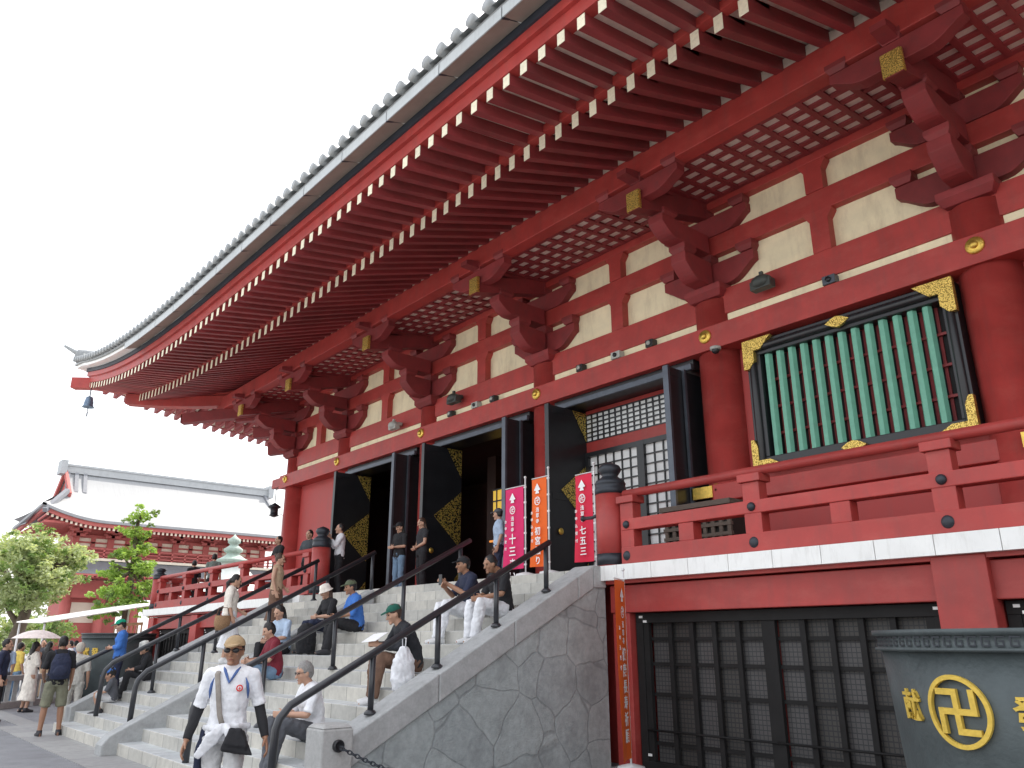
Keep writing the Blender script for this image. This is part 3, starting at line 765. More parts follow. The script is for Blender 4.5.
m = MB(); m.box(-17.36, -16.72, 14.02, 14.05, 5.06, 5.1); m.box(-17.36, -16.72, 14.02, 14.05, 5.68, 5.72); m.box(-17.33, -16.75, 14.035, 14.05, 5.36, 5.4); m.box(-17.18, -17.14, 14.03, 14.05, 5.1, 5.68); m.box(-16.94, -16.9, 14.03, 14.05, 5.1, 5.68); m.build('sign_frame', BLACK, sg)
OL = mat('orange_lit_strip', (.9, .3, .05), .5, .1, 5); OL.node_tree.nodes['Principled BSDF'].inputs['Emission Color'].default_value = (1, .35, .06, 1); OL.node_tree.nodes['Principled BSDF'].inputs['Emission Strength'].default_value = .8
T = thing('counter', 'dark counter with an orange lit edge inside the middle doorway', 'counter', (-17, 14.3, 2.62))
m = MB(); m.box(-17.5, -16.2, 14.1, 14.7, 2.63, 4.33); m.build('counter_body', IN, T, world=True); m = MB(); m.box(-17.5, -16.2, 14.06, 14.1, 4.26, 4.31); m.build('lit_edge', OL, T, world=True)
ws = MB(); ws.box(-20.6, -19.2, 13.6, 13.65, 3.9, 5.0); tag(ws.build('notice_board', mat('dull_notice_paper', (.16, .15, .14), .8)), 'dull grey notice board just inside the far doorway', 'notice board')

# --- small fittings on the facade
LAMPM = mat('grey_green_lamp_body', (.05, .06, .055), .5, .2, 10)
PALE = mat('pale_lamp_casing', (.45, .47, .44), .5, .1, 10)
def floodlight(x, z, label, mt=LAMPM, s=1.):
    T = thing('floodlight', label, 'floodlight', (x, 11.55, z), group='lamps on the facade beam')
    m = MB(); m.ball((0, -.12, 0), (.2*s, .16*s, .13*s), 16, 10); m.box(-.2*s, .2*s, -.2*s, -.02, -.13*s, .03*s); m.build('lamp_body', mt, T, bevel=.01)
    m = MB(); m.box(-.03, .03, -.14, -.08, .1*s, .2*s); m.box(-.12, .12, -.04, .1, .02*s, .1*s); m.build('lamp_bracket', mt, T)
floodlight(-6.72, 7.56, 'dark floodlight on the beam above the slatted window')
floodlight(-15.75, 7.55, 'dark floodlight on the beam above the middle doorway')
floodlight(-18.6, 7.42, 'pale flat lamp on the beam above the far doorway', PALE, .9)
def smallbox(x, label, mt, w=.09, grp='small fixtures along the white strip'):
    m = MB(); m.box(x-w, x+w, 11.56, 11.715, 7.17, 7.32); o = m.build('fixture_box', [mt], bevel=.006)
    l = MB(); l.lathe([(.045, -.03), (.045, 0)], (x, 11.56, 7.245), 12, axis='y'); l.build('fixture_lens', PALE if mt is BLACK else BLACK, o)
    return tag(o, label, 'light fixture', grp)
smallbox(-11.35, 'small black spotlight left of the pale box above the screened doorway', BLACK)
smallbox(-10.3, 'small pale sensor box above the screened doorway', PALE, .12)
smallbox(-9.4, 'small black spotlight right of the pale box above the screened doorway', BLACK)
smallbox(-16.1, 'small black spotlight left of the pale box above the middle doorway', BLACK)
smallbox(-15.05, 'small pale sensor box above the middle doorway', PALE, .12)
smallbox(-14.35, 'small black spotlight right of the pale box above the middle doorway', BLACK)
smallbox(-5.6, 'small grey sensor box in the white strip above the slatted window', STEELB, .11)
m = MB(); m.lathe([(.1, 0), (.1, -.05)], (-7.72, 11.35, 6.62), 16); dc = m.build('dome_camera', PALE); m = MB(); m.ball((-7.72, 11.35, 6.56), .07); m.build('camera_dome', BLACK, dc)
tag(dc, 'small dome security camera beside the column left of the slatted window', 'security camera')
T = thing('timber_crate', 'dark latticed timber box behind the balcony railing near the corner post', 'box', (-7.6, 9.9, 2.63))
TB = mat('dark_weathered_timber', (.13, .10, .08), .8, .25, 10, bump=.3, stretch=(1, 1, 8)); m = MB(); m.box(-7.9, -6.7, 9.9, 10.6, 2.63, 3.52); m.build('box_body', mat('shadowed_timber', (.02, .016, .014), .8), T, world=True, bevel=.01)
m = MB()
for k in range(9): x = -7.9+k*.143; m.hexa([(x, 9.85, 2.63), (x+.06, 9.85, 2.63), (x+.06, 9.89, 2.63), (x, 9.89, 2.63), (x, 9.85, 3.52), (x+.06, 9.85, 3.52), (x+.06, 9.89, 3.52), (x, 9.89, 3.52)])
for z in (2.66, 2.80, 2.94, 3.08, 3.22, 3.36, 3.46): m.box(-7.92, -6.68, 9.84, 9.895, z, z+.05)
m.box(-7.95, -6.65, 9.8, 10.65, 3.525, 3.6)
m.build('lattice_front', TB, T, world=True)
# wind bell under the roof corner
T = thing('wind_bell', 'dark bronze wind bell hanging from the roof corner', 'wind bell', (-31.1, 6.15, 9.95))
m = MB(); m.lathe([(.03, .42), (.11, .38), (.15, .22), (.17, .05), (.21, 0), (.19, -.0)], (0, 0, -.2), 18); m.build('bell_body', mat('verdigris_bronze', (.16, .23, .32), .5, .3, 8, metal=.3), T)
m = MB(); m.tube([(0, 0, -.18), (0, 0, -.42)], .014, 6); m.box(-.1, .1, -.006, .006, -.55, -.4); m.build('clapper', DKMETAL, T)
m = MB(); m.tube([(0, 0, .2), (0, 0, .75)], .02, 6); m.build('bell_chain', DKMETAL, T)
T = thing('hanging_lantern', 'small bronze lantern hanging outside the far corner column', 'lantern', (-26.75, 11.72, 6.0))
m = MB(); m.lathe([(.02, .3), (.24, .16), (.2, .12), (.14, .1), (.14, -.12), (.18, -.14), (.05, -.2)], (0, 0, 0), 8); m.build('lantern_body', DKMETAL, T); m = MB(); m.tube([(0, 0, .28), (0, 0, .8)], .015, 6); m.build('lantern_chain', DKMETAL, T)
# ------------------------------------------------------------------ ground
def asphalt():
    m = mat('asphalt', (.25, .255, .27), .9, .16, 2.5, bump=.6, bscale=160, dirt=.12)
    nt = m.node_tree; b = nt.nodes['Principled BSDF']
    tc = nt.nodes.new('ShaderNodeTexCoord'); n = nt.nodes.new('ShaderNodeTexNoise'); n.inputs['Scale'].default_value = 90; n.inputs['Detail'].default_value = 3
    nt.links.new(tc.outputs['Object'], n.inputs['Vector'])
    r = nt.nodes.new('ShaderNodeMapRange'); r.inputs['From Min'].default_value = .35; r.inputs['From Max'].default_value = .65; r.inputs['To Min'].default_value = .7; r.inputs['To Max'].default_value = 1.35
    nt.links.new(n.outputs['Fac'], r.inputs['Value'])
    s = nt.nodes.new('ShaderNodeVectorMath'); s.operation = 'SCALE'; nt.links.new(b.inputs['Base Color'].links[0].from_socket, s.inputs[0]); nt.links.new(r.outputs['Result'], s.inputs['Scale'])
    nt.links.new(s.outputs['Vector'], b.inputs['Base Color'])
    return m
ASPH = asphalt()
PAVE = block_mat('granite_paving', (.36, .36, .35), (.28, .28, .28), .9, row=50, joint=.012)
m = MB(); m.add([(-900, -900, 0), (900, -900, 0), (900, 900, 0), (-900, 900, 0)], [(0, 1, 2, 3)])
tag(m.build('ground', ASPH), kind='structure')
PLZ = block_mat('pale_plaza_stone', (.50, .49, .46), (.42, .41, .39), 1.2, row=50, joint=.015)
m = MB(); m.box(-70, 40, -60, -2.6, -.05, .008)
tag(m.build('paved_ground', PLZ), kind='structure')  # added unseen paving, pale so it bounces light up under the eaves
m = MB(); m.box(-19.5, -7.5, 3.2, 4.2, -.05, .012); m.box(-8.0, 18, 4.2, 9.0, -.05, .012); m.box(-19.0, -18.2, 4.2, 8.6, -.05, .010); m.box(-60, -18.2, 3.6, 4.0, -.05, .014)
tag(m.build('pavement', PAVE), kind='structure')

# ------------------------------------------------------------------ stone staircase
SX0, SX1 = -17.75, -8.35
ST = thing('stone_staircase', 'broad pale granite staircase rising to the hall platform', 'staircase', (-13, 4, 0))
def S(mb, name, mt, parent=None, bevel=0): return mb.build(name, mt, parent or ST, world=True, bevel=bevel)
RISE, RUN, Y0 = .175, .332, 3.85
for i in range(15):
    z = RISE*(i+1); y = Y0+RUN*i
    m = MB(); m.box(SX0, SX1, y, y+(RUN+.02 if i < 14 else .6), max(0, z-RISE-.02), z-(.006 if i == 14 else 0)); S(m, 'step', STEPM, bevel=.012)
def stair_z(y): return RISE+(y-Y0)*RISE/RUN
def cheek(x0, x1, ya, yb, over=.12, capx=0, name='cheek_wall', solid=RSTONE):
    """sloping side wall with a coping laid in lengths"""
    top = lambda y: min(2.63, stair_z(y)+over)
    yk = Y0+(2.63-over-RISE)*RUN/RISE
    body = MB(); pts = [(ya, 0), (yb, 0), (yb, 2.63-.30), (yk, 2.63-.30), (ya, max(.02, top(ya)-.30))]
    body.prism(pts, 'x', x0+.03, x1-.03); W = S(body, name, solid)
    y = ya; k = 0
    c = MB()
    while y < yk-1e-3:
        y2 = min(yk, y+1.15); 
        if yk-y2 < .3: y2 = yk
        z1, z2 = top(y), top(y2)
        c.hexa([(x0-capx, y+.004, max(0, z1-.31)), (x1+capx, y+.004, max(0, z1-.31)), (x1+capx, y2-.004, z2-.31), (x0-capx, y2-.004, z2-.31), (x0-capx, y+.004, z1), (x1+capx, y+.004, z1), (x1+capx, y2-.004, z2), (x0-capx, y2-.004, z2)])
        y = y2; k += 1
    c.box(x0-capx, x1+capx, yk+.004, yb, 2.33, 2.635)
    S(c, 'coping', CAP, W, bevel=.015)
cheek(-8.35, -7.95, 4.52, 8.53)
cheek(-18.15, -17.75, 4.1, 8.53)
# low dividing kerbs between the flights
for xk in (-13.72, ):
    m = MB(); w = .16; o = .15
    ya, yb = 3.62, 8.1
    m.prism([(ya, 0), (yb, 0), (yb, min(2.63, stair_z(yb)+o)), (ya+.1, stair_z(ya+.1)+o+.02), (ya, stair_z(ya)+o-.05)], 'x', xk-w, xk+w); S(m, 'dividing_kerb', CAP, bevel=.02)
# bollard with a chain at the foot of the right cheek wall
def chain(a, b, sag, parent, r=.012, n=22):
    m = MB(); a = Vector(a); b = Vector(b)
    for i in range(n):
        t = (i+.5)/n; p = a.lerp(b, t)-Vector((0, 0, sag*4*t*(1-t))); t2 = t+.01; q = a.lerp(b, t2)-Vector((0, 0, sag*4*t2*(1-t2)))
        d = (q-p).normalized(); s = d.cross(Vector((0, 0, 1))).normalized() if i % 2 else d.cross(Vector((0, 0, 1))).cross(d).normalized()
        L = (b-a).length/n*.72
        ring = [p+d*math.cos(k*PI/5)*L+s*math.sin(k*PI/5)*L*.55 for k in range(11)]
        m.tube(ring, r, 6, cap=False)
    return m.build('chain', DKMETAL, parent)
def bollard(x, y, w, h, label, ring=True):
    T = thing('stone_bollard', label, 'bollard', (x, y, 0), group='stone bollards beside the staircase')
    m = MB(); m.hexa([(-w, -w, 0), (w, -w, 0), (w, w, 0), (-w, w, 0), (-w, -w, h-.04), (w, -w, h-.04), (w, w, h-.04), (-w, w, h-.04)]); m.hexa([(-w, -w, h-.039), (w, -w, h-.039), (w, w, h-.039), (-w, w, h-.039), (-w*.75, -w*.75, h), (w*.75, -w*.75, h), (w*.75, w*.75, h), (-w*.75, w*.75, h)])
    m.build('post', STONE, T, bevel=.02)
    if ring:
        m = MB(); m.lathe([(.06, 0), (.06, .04), (.045, .05), (.04, .02)], (w, 0, h-.2), 18, axis='x'); m.build('chain_socket', BLACK, T)
    return T
b1 = bollard(-8.0, 4.33, .18, .80, 'tall stone bollard with a black chain socket at the foot of the stairs')
chain((.24, 0, .59), (1.9, 1.1, .25), .12, b1, .007, 46)
bollard(-6.9, 6.4, .1, .22, 'tiny grey stone stub on the pavement below the rubble wall', False)
bollard(-3.6, 5.2, .17, .55, 'pale stone post top beside the round bronze tank', False)
T = thing('short_post', 'short black metal post near the base of the rubble wall', 'post', (-7.35, 5.2, 0))
m = MB(); m.lathe([(.06, 0), (.06, .3), (.045, .33), (.01, .34)], (0, 0, 0), 14); m.build('post', BLACK, T)

# ------------------------------------------------------------------ handrails
def handrail(x, ya, yb, label, posts, foot, over=0., h=.8, top_end=None):
    T = thing('handrail', label, 'handrail', (x, ya, 0), group='black handrails of the staircase')
    rz = lambda y: stair_z(y)+over+h
    m = MB(); r = .042
    z0 = foot
    pts = [(x, ya, z0), (x, ya+.02, rz(ya)-.14), (x, ya+.05, rz(ya)-.04), (x, ya+.16, rz(ya+.16))]
    y = ya+.16
    pts.append((x, yb, rz(yb)))
    if top_end: pts += top_end
    m.tube(pts, r, 12); m.build('rail', RAILM, T, world=True)
    for (y, zb) in posts:
        p = MB(); p.tube([(x, y, zb), (x, y, rz(y)-.02)], .034, 10); p.lathe([(.07, 0), (.07, .02), (.045, .05)], (x, y, zb), 14); p.build('rail_post', RAILM, T, world=True)
def sp(y): # top of the tread at y
    i = int((y-Y0)/RUN); return RISE*(i+1)
cz = lambda y: stair_z(y)+.12
handrail(-8.15, 3.78, 7.62, 'black handrail on the coping of the rubble wall', [(y, cz(y)) for y in (4.89, 5.77, 6.67, 7.55)], 0, .04, .72)
handrail(-10.85, 3.9, 8.3, 'black handrail rising from behind the man in the white jersey', [(y, sp(y)) for y in (4.82, 5.85, 7.0, 8.1)], 0, 0, .73)
handrail(-13.95, 4.08, 8.3, 'black handrail just left of the dividing kerb', [(y, sp(y)) for y in (5.1, 6.2, 7.3, 8.25)], sp(4.08), 0, .78)
handrail(-16.35, 4.2, 8.3, 'black handrail beside the child in the blue cap', [(y, sp(y)) for y in (5.1, 6.2, 7.3, 8.25)], sp(4.2), 0, .8)
handrail(-17.95, 3.98, 8.2, 'black handrail along the far side wall of the stairs', [(y, cz(y)) for y in (4.9, 6.0, 7.1, 8.1)], .2, .05, .8)

# ------------------------------------------------------------------ banners
WHITEP = mat('white_plastic_pole', (.75, .75, .75), .4, .05, 5)
PINK = mat('pink_banner_cloth', (.66, .018, .13), .75, .07, 5, bump=.1, bscale=5)
ORANGE = mat('orange_banner_cloth', (.80, .13, .012), .75, .07, 5, bump=.1, bscale=5)
PRINT = mat('white_print', (.85, .85, .85), .7, .03, 5)
cloth_red = mat('crimson_banner_cloth', (.66, .015, .055), .75, .07, 5, bump=.1, bscale=5)
def banner(x, y, z, w, h, mt, cat_label, big, small, side='一同', ang=0., wave=.03):
    """cloth hangs left of its pole, text on the side facing the stairs; local x runs along the cloth"""
    T = thing('banner', cat_label, 'banner', (x, y, z), ang, 'upright banners by the hall')
    m = MB(); m.tube([(0, 0, 0), (0, 0, h+.35)], .014, 8); m.tube([(.02, 0, h+.22), (-w-.03, 0, h+.22)], .010, 6); m.ball((0, 0, h+.36), .025); m.build('pole', WHITEP, T)
    c = MB(); nx, nz = 10, 30; vs = []
    for j in range(nz+1):
        for i in range(nx+1):
            u = i/nx; v = j/nz; vs.append((-.03-w*u, -.02+wave*math.sin(u*5+v*3)*(.3+u)*(1.1-v*.6), .2+h*v))
    c.add(vs, [(j*(nx+1)+i, (j+1)*(nx+1)+i, (j+1)*(nx+1)+i+1, j*(nx+1)+i+1) for j in range(nz) for i in range(nx)], 0, True)
    C = c.build('cloth', mt, T, fix=False)
    t = MB()
    for k in range(6): t.box(-.04, .02, -.012, .012, .25+h*k/5.3, .28+h*k/5.3)
    t.build('tie_loop', WHITEP, T)
    yy = -.02-wave*1.25
    cx = -.03-w*.5; s = w*.37
    e = MB(); zt = .2+h-.2
    e.add([(cx, yy, zt+.11), (cx+.085, yy, zt-.01), (cx+.03, yy, zt-.02), (cx+.05, yy, zt-.07), (cx-.05, yy, zt-.07), (cx-.03, yy, zt-.02), (cx-.085, yy, zt-.01)], [tuple(range(7))])
    ring = []
    for k in range(20):
        a = 2*PI*k/20; ring += [(cx+.075*math.cos(a), yy, zt-.2+.075*math.sin(a)), (cx+.06*math.cos(a), yy, zt-.2+.06*math.sin(a))]
    e.add(ring, [(2*k, (2*k+2) % 40, (2*k+3) % 40, 2*k+1) for k in range(20)])
    e.build('printed_emblem', PRINT, T)
    letters('卍', .1, (cx, yy, zt-.2), (1, 0, 0), (0, 0, 1), PRINT, T, 'printed_emblem', .001)
    z = zt-.36
    for ch in small: letters(ch, .085, (cx, yy, z), (1, 0, 0), (0, 0, 1), PRINT, T, 'lettering', .001); z -= .1
    z -= .07
    for ch in big: letters(ch, s, (cx, yy, z), (1, 0, 0), (0, 0, 1), PRINT, T, 'lettering', .001); z -= s*1.12
    z = zt-.4
    for ch in side: letters(ch, .06, (cx-w*.36, yy, z), (1, 0, 0), (0, 0, 1), PRINT, T, 'lettering', .001); z -= .12
    m = MB(); m.lathe([(.17, 0), (.19, .03), (.17, .1), (.05, .13)], (0, 0, 0), 20); m.build('weighted_base', WHITEP, T)
    return T
banner(-10.56, 9.3, 2.625, .52, 1.44, PINK, 'pink banner nearest the guard at the head of the stairs', '十三まいり', '浅草寺', 'お申込受付')
banner(-9.95, 9.3, 2.625, .40, 1.52, ORANGE, 'orange banner standing just beside the pink banner', '初宮詣り', '浅草寺', 'お申込受付')
banner(-8.86, 9.3, 2.625, .40, 1.42, cloth_red, 'crimson banner half hidden by the red corner post', '七五三', '浅草寺', 'お申込受付')
banner(-7.33, 8.2, .02, .46, 2.15, ORANGE, 'tall orange banner seen nearly edge on below the platform', '健康長寿祈願', '浅草寺', 'お申込受付', R(117), .015)

# ------------------------------------------------------------------ bronze water tanks
BRONZE = mat('weathered_bronze', (.075, .092, .095), .55, .28, 2.2, metal=.25, bump=.25, bscale=25, dirt=.35)
GILT = mat('gilt_relief', (.75, .52, .09), .5, .12, 20, metal=.35, bump=.2)
def tank(x, y, r, h, label, face, chars=True):
    T = thing('bronze_tank', label, 'water tank', (x, y, 0), face, 'round bronze water tanks')
    m = MB(); k = h/1.68
    m.lathe([(r*.84, 0), (r*.87, .05), (r*.90, .4*k), (r*.933, 1.0*k), (r*.965, 1.54*k)], (0, 0, 0), 96); B = m.build('tank_body', BRONZE, T)
    m = MB(); m.lathe([(r*.965, 1.54*k), (r*1.0, 1.548*k), (r*1.0, 1.562*k), (r*.985, 1.567*k), (r*.985, 1.642*k), (r*1.01, 1.648*k), (r*1.01, 1.68*k), (r*.93, 1.68*k), (r*.92, 1.3*k), (.01, 1.28*k)], (0, 0, 0), 96); 
    rim = m.build('rim', BRONZE, T)
    p = MB()    # key-fret band in relief
    n = 96
    for i in range(n):
        a = 2*PI*i/n
        def q(da, z, d=.006): return ((r*.985+d)*math.cos(a+da), (r*.985+d)*math.sin(a+da), z)
        w = 2*PI/n
        for (a0, a1, z0, z1) in ((.08, .8, 1.627, 1.636), (.08, .2, 1.58, 1.627), (.2, .7, 1.575, 1.584), (.6, .7, 1.584, 1.612), (.35, .6, 1.603, 1.612)):
            p.add([q(a0*w, z0*k), q(a1*w, z0*k), q(a1*w, z1*k), q(a0*w, z1*k)], [(0, 1, 2, 3)])
            p.add([q(a0*w, z0*k), q(a1*w, z0*k), q(a1*w, z0*k, 0), q(a0*w, z0*k, 0)], [(0, 1, 2, 3)])
    p.build('fret_band', DKMETAL, rim, fix=False)
    def rad(z):
        z /= k
        return r*(.90+(z-.4)/.6*.033 if z < 1 else .933+(z-1)/.54*.032)
    def place(me, ang, z, sc):
        me2 = me
        for v in me2.vertices:
            u, w, d = v.co.x*sc, v.co.y*sc, v.co.z
            zz = z+w; a = ang+u/rad(zz); rr = rad(zz)+d+.006
            v.co = (rr*math.cos(a), rr*math.sin(a), zz)
        return me2
    ez = 1.195*k
    # emblem: ring and manji, wrapped round the body
    e = MB(); R1, R2 = .214, .186; n = 48; vs = []
    for i in range(n):
        a = 2*PI*i/n
        for rr in (R1, R2):
            for d in (0, .022): vs.append((rr*math.cos(a), rr*math.sin(a), d))
    fs = []
    for i in range(n):
        j = (i+1) % n
        fs += [(4*i+1, 4*j+1, 4*j+3, 4*i+3), (4*i, 4*j, 4*j+1, 4*i+1), (4*i+2, 4*i+3, 4*j+3, 4*j+2)]
    e.add(vs, fs)
    w = .0185; L = .132
    def bx(x0, x1, y0, y1):
        nx = max(1, int((x1-x0)/.03))
        for i in range(nx): e.box(x0+(x1-x0)*i/nx, x0+(x1-x0)*(i+1)/nx, y0, y1, 0, .022)
    bx(-w, w, -L, L); bx(-L, -w-.0001, -w, w); bx(w+.0001, L, -w, w)
    bx(-L+.0, -w-.0001, L-2*w, L); bx(w+.0001, L, -L, -L+2*w); bx(L-2*w, L, w+.0001, L); bx(-L, -L+2*w, -L, -w-.0001)
    me = place(e.mesh('manji'), 0, ez, k); me.materials.append(GILT); o = bpy.data.objects.new('gilt_emblem', me); col.objects.link(o); o.parent = B
    if chars:
        for ch, a in chars:
            me = place(text_mesh(ch, .20, .010), a, ez, k); me.materials.clear(); me.materials.append(GILT); o = bpy.data.objects.new('gilt_lettering', me); col.objects.link(o); o.parent = B
    return T
TANK_X, TANK_Y, TANK_R = -1.84, 6.6, 1.245
a0 = math.atan2(-TANK_Y, -TANK_X)           # direction from the tank to the camera
tank(TANK_X, TANK_Y, TANK_R, 1.68, 'big round bronze tank with gilt characters in front of the podium gates', a0-R(33.5), [('献', -R(20)), ('發', R(21)), ('奉', R(40))])
a1 = math.atan2(-7.2, 27.5)
tank(-27.3, 7.35, 1.05, 1.86, 'far round bronze tank behind the child in the white hat', a1-R(75), [('献', R(20)), ('發', R(38)), ('奉', -R(21))])

# ------------------------------------------------------------------ things at the far left
def fence(x0, x1, y0, y1):
    T = thing('stone_fence', 'low white stone fence of posts and rails beyond the backpack man', 'fence', (x0, y0, 0))
    A = Vector((x0, y0, 0)); B = Vector((x1, y1, 0)); L = (B-A).length; n = int(L/.28)
    m = MB(); m.bar(A+Vector((0, 0, .72)), B+Vector((0, 0, .72)), .2, .13); m.bar(A+Vector((0, 0, .08)), B+Vector((0, 0, .08)), .26, .16); m.build('rail', STONE, T, world=True, bevel=.01)
    p = MB()
    for i in range(n+1):
        q = A.lerp(B, i/n); w = .05 if i % 6 else .13; h = .66 if i % 6 else .9
        p.box(q.x-w, q.x+w, q.y-w, q.y+w, .0, h)
    p.build('baluster', STONE, T, world=True)
fence(-24.2, -28, 3.6, 7.2); 
def tent():
    T = thing('awning_tent', 'white sheet awning on poles in front of the far gate', 'awning', (-34, 8.5, 0))
    WS = mat('white_tent_sheet', (.85, .84, .8), .6, .04, 3)
    m = MB(); a = [(-36.2, 6.0, 2.35), (-31.6, 6.0, 2.25), (-31.2, 9.9, 3.0), (-36.4, 9.9, 3.1)]
    m.add(a+[(x, y, z-.04) for x, y, z in a], [(0, 1, 2, 3), (7, 6, 5, 4), (0, 4, 5, 1), (1, 5, 6, 2), (2, 6, 7, 3), (3, 7, 4, 0)]); m.build('awning_sheet', WS, T, world=True)
    m = MB()
    for x, y, z in a: m.tube([(x+.1 if x < -34 else x-.1, y+.1, 0), (x+.1 if x < -34 else x-.1, y+.1, z-.05)], .035, 8)
    m.build('awning_pole', WHITEP, T, world=True)
    c = MB(); c.box(-35.5, -32, 8.4, 9.2, 0, .9); c.build('counter', RED2, T, world=True, bevel=.02)
    c = MB(); 
    for k in range(9): c.box(-35.4+k*.37, -35.15+k*.37, 8.5, 8.75, .91, 1.0+.12*random.random())
    c.build('goods_on_counter', [mat('mixed_goods', (.6, .35, .15), .7, .4, 3)], T, world=True)
    c = MB()
    for k in range(8): c.box(-35.5+k*.5, -35.44+k*.5, 9.3, 9.34, 0.9, 2.2)
    c.box(-35.5, -31.9, 9.3, 9.34, 2.2, 2.3); c.box(-35.5, -31.9, 9.31, 9.35, 1.5, 1.56); c.build('stall_frame', mat('ochre_timber', (.45, .25, .12), .7), T, world=True)
tent()
def pavilion():
    T = thing('incense_pavilion', 'small pavilion with pale roof and green bronze finial beyond the balcony', 'pavilion', (-46, 17.9, 0))
    RF = mat('pale_copper_roof', (.70, .74, .70), .5, .06, 4)
    VG = mat('green_bronze', (.36, .46, .40), .6, .15, 8)
    m = MB()
    prof = [(2.6, 3.9), (2.55, 4.05), (1.6, 4.9), (.9, 5.6), (.7, 6.0), (.0, 6.05)]
    vs = []; 
    for r, z in prof:
        for k in range(8):
            a = PI/8+2*PI*k/8; vs.append((r*math.cos(a), r*math.sin(a), z+(.12 if r > 2 else 0)))
    m.add(vs, [(i*8+j, i*8+(j+1) % 8, (i+1)*8+(j+1) % 8, (i+1)*8+j) for i in range(5) for j in range(8)]+[tuple(range(8))]); m.build('roof', RF, T)
    m = MB(); m.lathe([(1.0, 0), (1.05, .12), (.7, .25), (.4, .45), (.35, .55), (.5, .62), (.52, .8), (.3, .95), (.22, 1.05), (.36, 1.15), (.33, 1.35), (.12, 1.5), (.01, 1.65)], (0, 0, 5.95), 16); m.build('finial', VG, T)
    m = MB()
    for sx in (-1, 1):
        for sy in (-1, 1): m.lathe([(.16, 0), (.16, 4.0)], (sx*1.5, sy*1.5, 0), 12)
    m.build('pillar', RED2, T)
pavilion()

